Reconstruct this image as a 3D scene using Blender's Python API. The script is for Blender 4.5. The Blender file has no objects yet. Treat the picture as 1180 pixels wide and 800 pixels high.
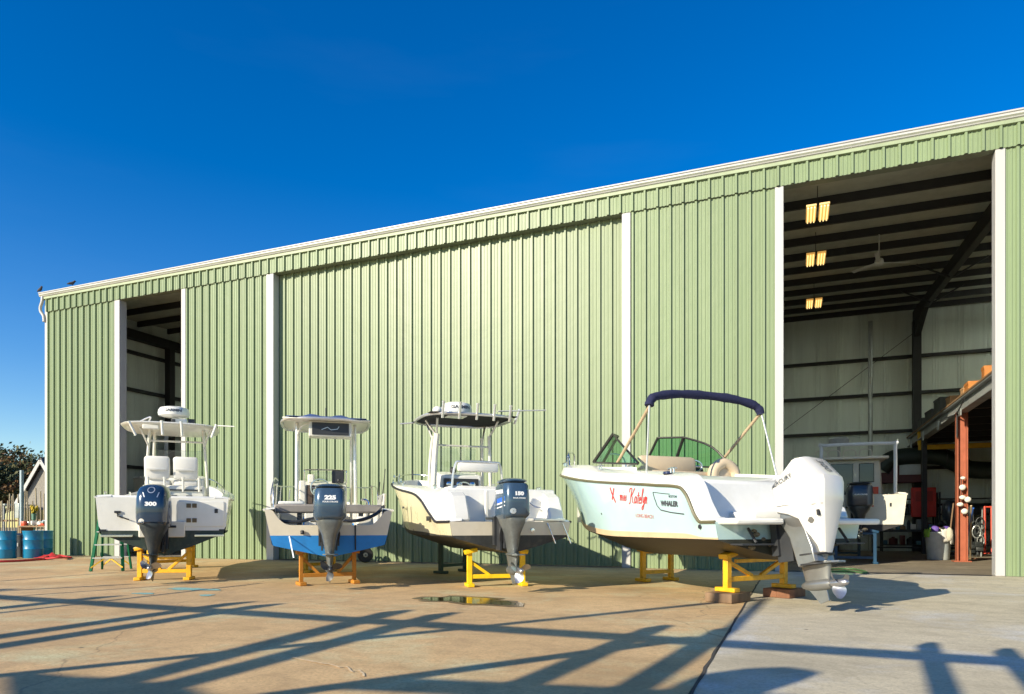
import bpy, bmesh, math, random
import numpy as np
from mathutils import Vector, Matrix, Quaternion
from mathutils.bvhtree import BVHTree
random.seed(7)
SC = bpy.context.scene
COL = SC.collection
R = math.radians
PI = math.pi

# ---------------------------------------------------------------- camera numbers
CAM = Vector((0.0, -17.05, 1.02))
YAW, FPX, CX, HORIZON = R(22), 800.0, 590.0, 607.0
SUN_AZ, SUN_EL = R(27.5), R(23.5)       # the way the light travels: 27.5 deg right of +Y
LIGHT = Vector((math.sin(SUN_AZ) * math.cos(SUN_EL), math.cos(SUN_AZ) * math.cos(SUN_EL), -math.sin(SUN_EL)))

def ray(px):
    u = (px - CX) / FPX
    return Vector((u * math.cos(YAW) - math.sin(YAW), u * math.sin(YAW) + math.cos(YAW), 0))
def gnd(px, py, z=0.0):
    """the ground point seen at a picture position"""
    Z = FPX * (CAM.z - z) / (py - HORIZON)
    p = CAM + ray(px) * Z
    p.z = z
    return p
def onY(px, Y, py=None):
    d = ray(px); t = (Y - CAM.y) / d.y
    p = CAM + d * t
    p.z = 0 if py is None else CAM.z + (HORIZON - py) * t / FPX
    return p

# ---------------------------------------------------------------- materials
MATS = {}
def _n(nt, t, **k):
    n = nt.nodes.new(t)
    for a, b in k.items():
        setattr(n, a, b)
    return n
def mat(name, col, rough=0.5, metal=0.0, var=0.12, scale=3.0, bump=0.0, bscale=60.0, coat=0.0, dirt=None,
        dirt_amt=0.0, dirt_scale=2.0, spec=0.5, streak=False, emit=None, estr=0.0):
    if name in MATS:
        return MATS[name]
    m = bpy.data.materials.new(name); m.use_nodes = True
    nt = m.node_tree; b = nt.nodes['Principled BSDF']
    b.inputs['Roughness'].default_value = rough
    b.inputs['Metallic'].default_value = metal
    b.inputs['Specular IOR Level'].default_value = spec
    b.inputs['Coat Weight'].default_value = coat
    tc = _n(nt, 'ShaderNodeTexCoord')
    src = tc.outputs['Object']
    if streak:
        mp = _n(nt, 'ShaderNodeMapping'); mp.inputs['Scale'].default_value = (1, 1, 0.08)
        nt.links.new(src, mp.inputs[0]); src = mp.outputs[0]
    nz = _n(nt, 'ShaderNodeTexNoise'); nz.inputs['Scale'].default_value = scale
    nz.inputs['Detail'].default_value = 6; nz.inputs['Roughness'].default_value = 0.6
    nt.links.new(src, nz.inputs['Vector'])
    mr = _n(nt, 'ShaderNodeMapRange')
    mr.inputs[1].default_value = 0.3; mr.inputs[2].default_value = 0.7
    mr.inputs[3].default_value = 1 - var; mr.inputs[4].default_value = 1 + var
    nt.links.new(nz.outputs['Fac'], mr.inputs[0])
    mx = _n(nt, 'ShaderNodeVectorMath', operation='SCALE'); mx.inputs[0].default_value = col[:3]
    nt.links.new(mr.outputs[0], mx.inputs['Scale'])
    out = mx.outputs[0]
    if dirt is not None:
        n2 = _n(nt, 'ShaderNodeTexNoise'); n2.inputs['Scale'].default_value = dirt_scale
        n2.inputs['Detail'].default_value = 9; n2.inputs['Roughness'].default_value = 0.7
        nt.links.new(src, n2.inputs['Vector'])
        r2 = _n(nt, 'ShaderNodeMapRange'); r2.inputs[1].default_value = 0.5; r2.inputs[2].default_value = 0.75
        r2.inputs[4].default_value = dirt_amt
        nt.links.new(n2.outputs['Fac'], r2.inputs[0])
        mm = _n(nt, 'ShaderNodeMix', data_type='RGBA')
        nt.links.new(r2.outputs[0], mm.inputs[0]); nt.links.new(out, mm.inputs[6])
        mm.inputs[7].default_value = (*dirt[:3], 1); out = mm.outputs[2]
    nt.links.new(out, b.inputs['Base Color'])
    r3 = _n(nt, 'ShaderNodeMapRange'); r3.inputs[3].default_value = max(0, rough - .08); r3.inputs[4].default_value = min(1, rough + .1)
    nt.links.new(nz.outputs['Fac'], r3.inputs[0]); nt.links.new(r3.outputs[0], b.inputs['Roughness'])
    if bump:
        n3 = _n(nt, 'ShaderNodeTexNoise'); n3.inputs['Scale'].default_value = bscale; n3.inputs['Detail'].default_value = 4
        nt.links.new(tc.outputs['Object'], n3.inputs['Vector'])
        bp = _n(nt, 'ShaderNodeBump'); bp.inputs['Strength'].default_value = bump; bp.inputs['Distance'].default_value = 0.02
        nt.links.new(n3.outputs['Fac'], bp.inputs['Height']); nt.links.new(bp.outputs[0], b.inputs['Normal'])
    if emit:
        b.inputs['Emission Color'].default_value = (*emit, 1); b.inputs['Emission Strength'].default_value = estr
    MATS[name] = m
    return m

def glass(name, tint, refl=0.06, keep=0.85):
    if name in MATS:
        return MATS[name]
    m = bpy.data.materials.new(name); m.use_nodes = True
    nt = m.node_tree; nt.nodes.clear()
    o = _n(nt, 'ShaderNodeOutputMaterial'); tr = _n(nt, 'ShaderNodeBsdfTransparent'); gl = _n(nt, 'ShaderNodeBsdfGlossy')
    tr.inputs[0].default_value = (*[c * keep for c in tint], 1); gl.inputs['Roughness'].default_value = 0.03
    lw = _n(nt, 'ShaderNodeLayerWeight'); lw.inputs[0].default_value = .5
    pw = _n(nt, 'ShaderNodeMath', operation='POWER'); pw.inputs[1].default_value = 4
    fr = _n(nt, 'ShaderNodeMath', operation='MULTIPLY_ADD'); fr.inputs[1].default_value = .7; fr.inputs[2].default_value = refl
    nt.links.new(lw.outputs['Facing'], pw.inputs[0]); nt.links.new(pw.outputs[0], fr.inputs[0])
    mx = _n(nt, 'ShaderNodeMixShader')
    nt.links.new(fr.outputs[0], mx.inputs[0]); nt.links.new(tr.outputs[0], mx.inputs[1]); nt.links.new(gl.outputs[0], mx.inputs[2])
    nt.links.new(mx.outputs[0], o.inputs[0])
    MATS[name] = m
    return m

# ---------------------------------------------------------------- mesh helpers
class MB:
    def __init__(self):
        self.bm = bmesh.new()
    def box(self, c, s, rot=None, mi=0, bevel=0.0):
        M = Matrix.Translation(c) @ (rot.to_4x4() if rot is not None else Matrix.Identity(4)) @ Matrix.Diagonal((s[0], s[1], s[2], 1))
        r = bmesh.ops.create_cube(self.bm, size=1, matrix=M)
        fs = set(f for v in r['verts'] for f in v.link_faces)
        for f in fs: f.material_index = mi
        if bevel:
            es = list(set(e for f in fs for e in f.edges))
            bv = bmesh.ops.bevel(self.bm, geom=es, offset=bevel, segments=2, profile=0.5, affect='EDGES', clamp_overlap=True)
            for f in bv['faces']: f.material_index = mi
        return self
    def bx(self, x0, x1, y0, y1, z0, z1, mi=0, bevel=0.0):
        return self.box(((x0+x1)/2, (y0+y1)/2, (z0+z1)/2), (abs(x1-x0), abs(y1-y0), abs(z1-z0)), None, mi, bevel)
    def bar(self, a, b, w, h=None, mi=0, bevel=0.0, up=Vector((0, 0, 1))):
        a = Vector(a); b = Vector(b); d = b - a
        h = w if h is None else h
        x = d.normalized()
        if abs(x.dot(up)) > 0.98: up = Vector((0, 1, 0))
        y = up.cross(x).normalized(); z = x.cross(y)
        rot = Matrix((x, y, z)).transposed()
        return self.box((a + b) / 2, (d.length, w, h), rot, mi, bevel)
    def tube(self, pts, r, n=8, mi=0, closed=False, cap=True):
        pts = [Vector(p) for p in pts]
        N = len(pts); rings = []
        prev = None
        for i, p in enumerate(pts):
            if closed:
                t = pts[(i+1) % N] - pts[i-1]
            else:
                t = pts[min(i+1, N-1)] - pts[max(i-1, 0)]
            t = t.normalized() if t.length > 1e-9 else Vector((0, 0, 1))
            if prev is None:
                a = Vector((0, 0, 1)) if abs(t.z) < 0.9 else Vector((1, 0, 0))
                u = t.cross(a).normalized()
            else:
                u = (prev - t * prev.dot(t))
                u = u.normalized() if u.length > 1e-6 else t.orthogonal().normalized()
            prev = u; v = t.cross(u)
            rr = r[i] if isinstance(r, (list, tuple)) else r
            rings.append([self.bm.verts.new(p + (u * math.cos(2*PI*k/n) + v * math.sin(2*PI*k/n)) * rr) for k in range(n)])
        self._skin(rings, closed, cap, mi)
        return self
    def _skin(self, rings, closed=False, cap=True, mi=0):
        n = len(rings[0]); N = len(rings)
        for i in range(N if closed else N - 1):
            A = rings[i]; B = rings[(i+1) % N]
            for k in range(n):
                try:
                    f = self.bm.faces.new((A[k], A[(k+1) % n], B[(k+1) % n], B[k])); f.material_index = mi
                except ValueError: pass
        if cap and not closed:
            for q in (list(reversed(rings[0])), rings[-1]):
                try:
                    f = self.bm.faces.new(q); f.material_index = mi
                except ValueError: pass
    def loft(self, rings, cap=True, mi=0, closed=False):
        rs = [[self.bm.verts.new(p) for p in r] for r in rings]
        self._skin(rs, closed, cap, mi)
        return self
    def lathe(self, prof, c=(0, 0, 0), n=24, mi=0, axis='Z'):
        """prof: (radius, height) pairs"""
        c = Vector(c); rings = []
        for r, h in prof:
            ring = []
            for k in range(n):
                a = 2*PI*k/n; x, y = r*math.cos(a), r*math.sin(a)
                if axis == 'Z': v = Vector((x, y, h))
                elif axis == 'X': v = Vector((h, x, y))
                else: v = Vector((y, h, x))
                ring.append(c + v)
            rings.append(ring)
        return self.loft(rings, True, mi)
    def grid(self, rows, mi=0, mis=None):
        """rows of equal length; mis: material index per row strip"""
        V = [[self.bm.verts.new(p) for p in r] for r in rows]
        for i in range(len(V)-1):
            for j in range(len(V[0])-1):
                try:
                    f = self.bm.faces.new((V[i][j], V[i][j+1], V[i+1][j+1], V[i+1][j]))
                    f.material_index = mis[i] if mis else mi
                except ValueError: pass
        return self
    def prism(self, outline, vec, mi=0):
        vec = Vector(vec)
        a = [self.bm.verts.new(Vector(p)) for p in outline]
        b = [self.bm.verts.new(Vector(p) + vec) for p in outline]
        n = len(a)
        fs = [self.bm.faces.new(list(reversed(a))), self.bm.faces.new(b)]
        for k in range(n):
            fs.append(self.bm.faces.new((a[k], a[(k+1) % n], b[(k+1) % n], b[k])))
        for f in fs: f.material_index = mi
        return self
    def sheet(self, pts, mi=0):
        f = self.bm.faces.new([self.bm.verts.new(Vector(p)) for p in pts]); f.material_index = mi
        return self
    def ball(self, c, r, s=(1, 1, 1), mi=0, seg=16):
        M = Matrix.Translation(c) @ Matrix.Diagonal((r*s[0], r*s[1], r*s[2], 1))
        q = bmesh.ops.create_uvsphere(self.bm, u_segments=seg, v_segments=max(6, seg//2), radius=1, matrix=M)
        for v in q['verts']:
            for f in v.link_faces: f.material_index = mi
        return self
    def xf(self, M):
        bmesh.ops.transform(self.bm, matrix=M, verts=self.bm.verts)
        return self
    def bvh(self):
        return BVHTree.FromBMesh(self.bm)
    def build(self, name, mats, parent=None, smooth=40, bevel=0.0, solid=0.0, weld=True, recalc=True):
        if weld: bmesh.ops.remove_doubles(self.bm, verts=self.bm.verts, dist=1e-5)
        if recalc: bmesh.ops.recalc_face_normals(self.bm, faces=self.bm.faces)
        me = bpy.data.meshes.new(name); self.bm.to_mesh(me); self.bm.free()
        for m in (mats if isinstance(mats, (list, tuple)) else [mats]): me.materials.append(m)
        if smooth:
            me.polygons.foreach_set('use_smooth', [True]*len(me.polygons))
            me.set_sharp_from_angle(angle=R(smooth))
        o = bpy.data.objects.new(name, me); COL.objects.link(o)
        if parent is not None: o.parent = parent
        if solid:
            md = o.modifiers.new('thick', 'SOLIDIFY'); md.thickness = solid; md.offset = 0
        if bevel:
            md = o.modifiers.new('edge', 'BEVEL'); md.width = bevel; md.segments = 2; md.limit_method = 'ANGLE'; md.angle_limit = R(40)
        return o

def tag(o, label=None, cat=None, group=None, kind=None):
    if label: o['label'] = label
    if cat: o['category'] = cat
    if group: o['group'] = group
    if kind: o['kind'] = kind
    return o
def thing(name, label, cat, loc=(0, 0, 0), rz=0.0, group=None):
    o = bpy.data.objects.new(name, None); COL.objects.link(o)
    o.location = loc; o.rotation_euler = (0, 0, rz); o.empty_display_size = 0.2
    return tag(o, label, cat, group)
def copy_tree(o, parent=None):
    c = o.copy(); COL.objects.link(c)
    if parent is not None: c.parent = parent
    for ch in list(o.children): copy_tree(ch, c)
    return c

def pchip(pts):
    xs = [p[0] for p in pts]; ys = [p[1] for p in pts]; n = len(xs)
    h = [xs[i+1]-xs[i] for i in range(n-1)]; d = [(ys[i+1]-ys[i])/h[i] for i in range(n-1)]
    m = [0.0]*n
    for i in range(1, n-1):
        if d[i-1]*d[i] > 0:
            w1, w2 = 2*h[i]+h[i-1], h[i]+2*h[i-1]
            m[i] = (w1+w2)/(w1/d[i-1]+w2/d[i])
    m[0] = d[0]; m[-1] = d[-1]
    def f(x):
        if x <= xs[0]: return ys[0]
        if x >= xs[-1]: return ys[-1]
        i = max(k for k in range(n-1) if xs[k] <= x)
        t = (x-xs[i])/h[i]
        return ((2*t**3-3*t*t+1)*ys[i] + (t**3-2*t*t+t)*h[i]*m[i] + (-2*t**3+3*t*t)*ys[i+1] + (t**3-t*t)*h[i]*m[i+1])
    return f
def smooth_path(pts, per=6):
    """Catmull-Rom through points"""
    P = [Vector(p) for p in pts]; out = []
    for i in range(len(P)-1):
        p0 = P[max(i-1, 0)]; p1 = P[i]; p2 = P[i+1]; p3 = P[min(i+2, len(P)-1)]
        for k in range(per):
            t = k/per
            out.append(0.5*((2*p1)+(p2-p0)*t+(2*p0-5*p1+4*p2-p3)*t*t+(3*p1-p0-3*p2+p3)*t**3))
    out.append(P[-1]); return out

def text_geo(s, size, shear=0.0, bold=0.0, spacing=1.0):
    cu = bpy.data.curves.new('lettering', 'FONT'); cu.body = s; cu.size = size; cu.shear = shear
    cu.offset = bold; cu.space_character = spacing; cu.align_x = 'CENTER'; cu.align_y = 'CENTER'; cu.resolution_u = 3
    ob = bpy.data.objects.new('lettering', cu); COL.objects.link(ob)
    dg = bpy.context.evaluated_depsgraph_get(); dg.update()
    me = bpy.data.meshes.new_from_object(ob.evaluated_get(dg))
    V = [v.co.copy() for v in me.vertices]; F = [tuple(p.vertices) for p in me.polygons]
    bpy.data.objects.remove(ob); bpy.data.curves.remove(cu); bpy.data.meshes.remove(me)
    return V, F
def wrap(bvh, V, F, o, u, v, name, m, parent, lift=0.004):
    """lay flat shapes (lettering, emblems) on a curved surface"""
    o = Vector(o); u = Vector(u).normalized(); v = Vector(v).normalized(); n = u.cross(v).normalized()
    bm = bmesh.new(); vs = []
    for p in V:
        q = o + u*p.x + v*p.y
        hit, nor, _, dist = bvh.ray_cast(q + n*1.0, -n, 6.0)
        if hit is None: hit = q
        vs.append(bm.verts.new(hit + n*lift))
    for f in F:
        try: bm.faces.new([vs[i] for i in f])
        except ValueError: pass
    me = bpy.data.meshes.new(name); bm.to_mesh(me); bm.free(); me.materials.append(m)
    ob = bpy.data.objects.new(name, me); COL.objects.link(ob); ob.parent = parent
    return ob
def stroke(pts, w):
    """flat ribbon along a polyline, for emblems"""
    V = []; F = []
    P = [Vector((p[0], p[1], 0)) for p in pts]
    for i, p in enumerate(P):
        t = P[min(i+1, len(P)-1)] - P[max(i-1, 0)]; t.normalize()
        nn = Vector((-t.y, t.x, 0))*w/2
        V += [p+nn, p-nn]
        if i: F.append((2*i-2, 2*i-1, 2*i+1, 2*i))
    return V, F

# ---------------------------------------------------------------- palette
WHITE = mat('gelcoat_white', (.80, .79, .74), .22, var=.05, coat=.4, dirt=(.55, .50, .38), dirt_amt=.22, dirt_scale=2.5)
WHITE2 = mat('gelcoat_offwhite', (.74, .72, .64), .3, var=.06, coat=.2, dirt=(.48, .42, .30), dirt_amt=.3, dirt_scale=3)
VINYL = mat('vinyl_white', (.75, .73, .68), .5, var=.06, bump=.05)
TANV = mat('vinyl_tan', (.60, .48, .33), .55, var=.06, bump=.05)
ALU = mat('aluminium', (.74, .73, .70), .34, .75, var=.04, scale=3)
WHITEPIPE = mat('white_pipe', (.76, .74, .68), .3, .2, var=.08)
STEEL = mat('stainless', (.75, .75, .74), .18, 1.0, var=.08)
BLACK = mat('black_rubber', (.02, .02, .022), .6, var=.2)
DARK = mat('dark_plastic', (.03, .032, .036), .4, var=.2)
YELLOW = mat('yellow_paint', (.80, .42, .012), .42, var=.14, scale=6, dirt=(.16, .06, .02), dirt_amt=.6, dirt_scale=7)
YELLOW2 = mat('bright_yellow_paint', (.85, .55, .008), .4, var=.1, scale=6, dirt=(.3, .13, .02), dirt_amt=.35, dirt_scale=8)
BROWN_STEEL = mat('rusty_orange_paint', (.50, .20, .018), .55, var=.2, scale=8, dirt=(.14, .05, .02), dirt_amt=.7, dirt_scale=8)
GREENSTAND = mat('dark_green_paint', (.018, .05, .04), .5, var=.2)
# ================================================================ world, sun, camera
w = bpy.data.worlds.new('World'); SC.world = w; w.use_nodes = True
nt = w.node_tree; bg = nt.nodes['Background']
sky = _n(nt, 'ShaderNodeTexSky', sky_type='NISHITA'); sky.sun_disc = False
sky.sun_elevation = SUN_EL; sky.sun_rotation = PI + SUN_AZ
sky.air_density = 1.0; sky.dust_density = 0.15; sky.ozone_density = 2.2; sky.altitude = 0
hs = _n(nt, 'ShaderNodeHueSaturation'); hs.inputs['Saturation'].default_value = 1.5; hs.inputs['Hue'].default_value = .513; hs.inputs['Value'].default_value = 1.0
nt.links.new(sky.outputs[0], hs.inputs['Color'])
# thin high wisps of cloud
tc = _n(nt, 'ShaderNodeTexCoord'); mp = _n(nt, 'ShaderNodeMapping'); mp.inputs['Scale'].default_value = (1.2, 1.2, 7)
nz = _n(nt, 'ShaderNodeTexNoise'); nz.inputs['Scale'].default_value = 2.2; nz.inputs['Detail'].default_value = 8
mr = _n(nt, 'ShaderNodeMapRange'); mr.inputs[1].default_value = .56; mr.inputs[2].default_value = .85; mr.inputs[4].default_value = .008
mm = _n(nt, 'ShaderNodeMix', data_type='RGBA'); mm.inputs[7].default_value = (6, 6.5, 7, 1)
nt.links.new(tc.outputs['Generated'], mp.inputs[0]); nt.links.new(mp.outputs[0], nz.inputs[0]); nt.links.new(nz.outputs['Fac'], mr.inputs[0])
nt.links.new(mr.outputs[0], mm.inputs[0]); nt.links.new(hs.outputs[0], mm.inputs[6]); nt.links.new(mm.outputs[2], bg.inputs[0])
bg.inputs[1].default_value = 0.12

sl = bpy.data.lights.new('sun', 'SUN'); sl.energy = 5.0; sl.angle = R(0.4); sl.color = (1.0, .90, .70)
so = bpy.data.objects.new('sun', sl); COL.objects.link(so)
so.rotation_euler = LIGHT.to_track_quat('-Z', 'Y').to_euler(); so.location = (-20, -40, 30)

cd = bpy.data.cameras.new('camera'); co = bpy.data.objects.new('camera', cd); COL.objects.link(co)
co.location = CAM; co.rotation_euler = (R(90), 0, YAW)
cd.sensor_fit = 'HORIZONTAL'; cd.sensor_width = 36; cd.lens = FPX/1180*36
cd.shift_y = (HORIZON-400)/1180; cd.clip_end = 3000; cd.clip_start = .05
SC.camera = co
SC.view_settings.view_transform = 'Standard'; SC.view_settings.look = 'None'
SC.view_settings.exposure = 0.58; SC.view_settings.gamma = 1.0
SC.cycles.max_bounces = 8; SC.cycles.transparent_max_bounces = 12
SC.cycles.use_denoising = True

# ================================================================ ground
def concrete(name, col, col2, stain, crack=.0):
    m = bpy.data.materials.new(name); m.use_nodes = True; nt = m.node_tree; b = nt.nodes['Principled BSDF']
    tc = _n(nt, 'ShaderNodeTexCoord'); P = tc.outputs['Object']
    def noise(s, d=8, r=.65, dist=0.0):
        n = _n(nt, 'ShaderNodeTexNoise'); n.inputs['Scale'].default_value = s; n.inputs['Detail'].default_value = d
        n.inputs['Roughness'].default_value = r; n.inputs['Distortion'].default_value = dist
        nt.links.new(P, n.inputs['Vector']); return n.outputs['Fac']
    def rng(x, a, b_, c, d):
        q = _n(nt, 'ShaderNodeMapRange'); q.inputs[1].default_value = a; q.inputs[2].default_value = b_
        q.inputs[3].default_value = c; q.inputs[4].default_value = d; nt.links.new(x, q.inputs[0]); return q.outputs[0]
    def mixc(f, a, c):
        q = _n(nt, 'ShaderNodeMix', data_type='RGBA'); nt.links.new(f, q.inputs[0])
        if isinstance(a, tuple): q.inputs[6].default_value = (*a, 1)
        else: nt.links.new(a, q.inputs[6])
        if isinstance(c, tuple): q.inputs[7].default_value = (*c, 1)
        else: nt.links.new(c, q.inputs[7])
        return q.outputs[2]
    c = mixc(rng(noise(.35, 6, .6, .6), .35, .65, 0, 1), col, col2)
    c = mixc(rng(noise(.9, 10, .72, 1.2), .48, .70, 0, .75), c, stain)
    c = mixc(rng(noise(2.6, 9, .75, .8), .48, .70, 0, .8), c, tuple(v*.70 for v in col2))
    pale = tuple(min(.62, v*1.35+.05) for v in col)
    c = mixc(rng(noise(.55, 9, .7, .4), .52, .66, 0, .75), c, pale)
    c = mixc(rng(noise(38, 5, .75), .46, .68, 0, .7), c, tuple(v*.5 for v in col))
    c = mixc(rng(noise(9, 8, .78), .50, .70, 0, .6), c, tuple(v*.64 for v in col2))
    mpx = _n(nt, 'ShaderNodeMapping'); mpx.inputs['Scale'].default_value = (.35, 2.2, 1); mpx.inputs['Rotation'].default_value = (0, 0, .25); nt.links.new(P, mpx.inputs[0])
    st = _n(nt, 'ShaderNodeTexNoise'); st.inputs['Scale'].default_value = 1.3; st.inputs['Detail'].default_value = 9; st.inputs['Roughness'].default_value = .72; nt.links.new(mpx.outputs[0], st.inputs['Vector'])
    c = mixc(rng(st.outputs['Fac'], .50, .72, 0, .55), c, tuple(v*.66 for v in col2))
    oil = _n(nt, 'ShaderNodeTexVoronoi'); oil.inputs['Scale'].default_value = .42; oil.inputs['Randomness'].default_value = 1
    ad2 = _n(nt, 'ShaderNodeVectorMath', operation='MULTIPLY_ADD'); wb2 = _n(nt, 'ShaderNodeTexNoise'); wb2.inputs['Scale'].default_value = 5; nt.links.new(P, wb2.inputs['Vector'])
    nt.links.new(wb2.outputs['Color'], ad2.inputs[0]); ad2.inputs[1].default_value = (.25, .25, 0); nt.links.new(P, ad2.inputs[2]); nt.links.new(ad2.outputs[0], oil.inputs['Vector'])
    c = mixc(rng(oil.outputs['Distance'], .05, .30, .5, 0), c, tuple(v*.5 for v in col2))
    dots = _n(nt, 'ShaderNodeTexVoronoi'); dots.inputs['Scale'].default_value = 1.5
    nt.links.new(P, dots.inputs['Vector'])
    c = mixc(rng(dots.outputs['Distance'], .02, .045, .8, 0), c, (.03, .028, .025))
    vo = _n(nt, 'ShaderNodeTexVoronoi', feature='DISTANCE_TO_EDGE'); vo.inputs['Scale'].default_value = .16
    wob = _n(nt, 'ShaderNodeTexNoise'); wob.inputs['Scale'].default_value = 1.4; wob.inputs['Detail'].default_value = 5
    add = _n(nt, 'ShaderNodeMixRGB', blend_type='ADD') if False else _n(nt, 'ShaderNodeVectorMath', operation='MULTIPLY_ADD')
    nt.links.new(P, wob.inputs['Vector']); nt.links.new(wob.outputs['Color'], add.inputs[0]); add.inputs[1].default_value = (.5, .5, 0)
    nt.links.new(P, add.inputs[2]); nt.links.new(add.outputs[0], vo.inputs['Vector'])
    if crack: c = mixc(rng(vo.outputs['Distance'], .0, .0022, crack, 0), c, (.07, .055, .04))
    nt.links.new(c, b.inputs['Base Color'])
    nt.links.new(rng(noise(1.2), .3, .7, .62, .9), b.inputs['Roughness']); b.inputs['Specular IOR Level'].default_value = .3
    bp = _n(nt, 'ShaderNodeBump'); bp.inputs['Strength'].default_value = .35; bp.inputs['Distance'].default_value = .006
    nt.links.new(noise(70, 4), bp.inputs['Height']); nt.links.new(bp.outputs[0], b.inputs['Normal'])
    return m
GROUND = mat('dirt_ground', (.20, .17, .10), .95, var=.3, scale=.4, bump=.4, bscale=8)
CONC_TAN = concrete('concrete_tan', (.70, .48, .245), (.60, .40, .20), (.38, .26, .145), .4)
CONC_GREY = concrete('concrete_grey', (.66, .58, .42), (.59, .51, .36), (.40, .34, .245), .12)
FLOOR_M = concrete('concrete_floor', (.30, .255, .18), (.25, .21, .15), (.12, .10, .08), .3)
JOINT_M = mat('joint_tar', (.05, .045, .04), .9)

JX = -0.58
o = MB().sheet([(-900, -900, -.012), (900, -900, -.012), (900, 900, -.012), (-900, 900, -.012)]).build('ground', GROUND, smooth=0); tag(o, kind='structure')
o = MB().sheet([(-60, -45, -.004), (JX-.012, -45, -.004), (JX-.012, -.02, -.004), (-25.6, -.02, -.004), (-25.6, 1.5, -.004), (-60, 1.5, -.004)]).build('concrete_yard', CONC_TAN, smooth=0); tag(o, kind='structure')
o = MB().sheet([(JX+.012, -45, -.003), (40, -45, -.003), (40, -.02, -.003), (JX+.012, -.02, -.003)]).build('concrete_slab', CONC_GREY, smooth=0); tag(o, kind='structure')
# the joint between the pours, a little ragged
P = []; 
for i in range(240):
    y = -44.9 + i*(44.88)/239
    P.append((JX + .004*math.sin(i*1.7)+random.uniform(-.009, .009), y))
V = [Vector((x-.008-random.uniform(0, .006), y, .0005)) for x, y in P]; W = [Vector((x+.008+random.uniform(0, .006), y, .0005)) for x, y in P]
o = MB().grid([V, W]).build('paving_joint', JOINT_M, smooth=0); tag(o, kind='structure')
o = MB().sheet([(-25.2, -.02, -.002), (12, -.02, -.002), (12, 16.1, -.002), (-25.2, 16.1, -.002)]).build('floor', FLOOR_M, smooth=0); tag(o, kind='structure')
# teal overspray and chalky spills lying on the concrete
TEAL = mat('teal_overspray', (.22, .42, .38), .8, var=.3, scale=20)
def blot(px, py, rx, ry, m, name, seed):
    rnd = random.Random(seed); c = gnd(px, py)
    pts = []
    ph = [rnd.uniform(0, 6.28) for _ in range(4)]
    for k in range(40):
        a = 2*PI*k/40; q = 1+.22*math.sin(2*a+ph[0])+.14*math.sin(3*a+ph[1])+.10*math.sin(7*a+ph[2])+.08*math.sin(11*a+ph[3])
        pts.append((c.x+rx*q*math.cos(a), c.y+ry*q*math.sin(a), .0012))
    return MB().sheet(pts).build(name, m, smooth=0)
for i, (px, py, rx, ry) in enumerate([(166, 684, .16, .12), (222, 679, .42, .22), (238, 686, .14, .1)]):
    tag(blot(px, py, rx, ry, TEAL, 'paint_stain', i+3), kind='structure')
# the puddle
PUD = bpy.data.materials.new('puddle_water'); PUD.use_nodes = True
b = PUD.node_tree.nodes['Principled BSDF']; b.inputs['Base Color'].default_value = (.05, .042, .016, 1); b.inputs['Roughness'].default_value = .10; b.inputs['Specular IOR Level'].default_value = .3
WETM = mat('wet_concrete', (.16, .115, .06), .35, var=.2)
tag(blot(541, 692, .78, .50, WETM, 'wet_patch', 11), kind='structure')
o = blot(541, 692, .66, .36, PUD, 'puddle', 11); o.location.z = .002; tag(o, kind='structure')

# ================================================================ the metal boat shed
GREENW = mat('green_sheet_metal', (.205, .268, .146), .42, .0, var=.09, scale=.7, streak=True, dirt=(.15, .18, .10), dirt_amt=.4, dirt_scale=2.2, spec=.35, bump=.6, bscale=1.6)
GREEND = mat('green_door_metal', (.210, .264, .150), .40, .0, var=.10, scale=.8, streak=True, dirt=(.25, .29, .19), dirt_amt=.35, dirt_scale=2.0, spec=.35, bump=.35, bscale=1.6)
TRIM = mat('white_trim', (.45, .447, .435), .4, var=.06, scale=2, dirt=(.5, .44, .35), dirt_amt=.35, dirt_scale=1.6, streak=True)
LINER = mat('white_liner', (.72, .78, .70), .5, .1, var=.18, scale=.9, streak=True, dirt=(.25, .25, .2), dirt_amt=.45, dirt_scale=1.2)
ROOFM = mat('grey_roof_insulation', (.40, .42, .34), .6, var=.15)
IRON = mat('dark_iron', (.019, .019, .018), .55, var=.2)
GALV = mat('galvanised', (.42, .44, .42), .35, .6, var=.15)
XL, XR, DEPTH = onY(54, 0).x, 12.0, 16.2
HB, EAVE = 8.80, 9.44
shed = thing('boat_shed', 'long pale green ribbed metal shed with white trim and tall open doorways', 'building', (0, 0, 0))
def ribs(x0, x1, y, z0, z1, name, m, pitch=.305, depth=.055, parent=shed, along='x', sgn=-1, phase=0.0):
    """real trapezoid-ribbed sheet with two minor swages per pan"""
    prof = []
    k = math.floor((x0-phase)/pitch) - 1
    while phase + k*pitch < x1 + pitch:
        c = phase + k*pitch
        for dx, d in ((-.040, 0), (-.020, depth), (.022, depth), (.036, 0), (.086, 0), (.096, .010), (.122, .010), (.132, 0), (.178, 0), (.188, .010), (.212, .010), (.222, 0)):
            prof.append((c+dx, d))
        k += 1
    prof = [p for p in prof if x0 < p[0] < x1]
    prof = [(x0, 0)] + prof + [(x1, 0)]
    rows = []
    for z in (z0, z1):
        if along == 'x': rows.append([Vector((x, y+sgn*d, z)) for x, d in prof])
        else: rows.append([Vector((y+sgn*d, x, z)) for x, d in prof])
    o = MB().grid(rows).build(name, m, parent, smooth=0)
    return o
jx = lambda px: onY(px, 0).x
X = {k: jx(k) for k in (57, 133, 139, 210, 215, 308, 318, 460, 717, 727, 893, 903, 1143, 1158)}
ribs(XL+.05, X[133], 0, 0, HB+.01, 'wall_panel', GREENW)
ribs(X[215], X[308], 0, 0, HB+.01, 'wall_panel', GREENW)
ribs(X[727], X[893], 0, 0, HB+.01, 'wall_panel', GREENW)
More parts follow.
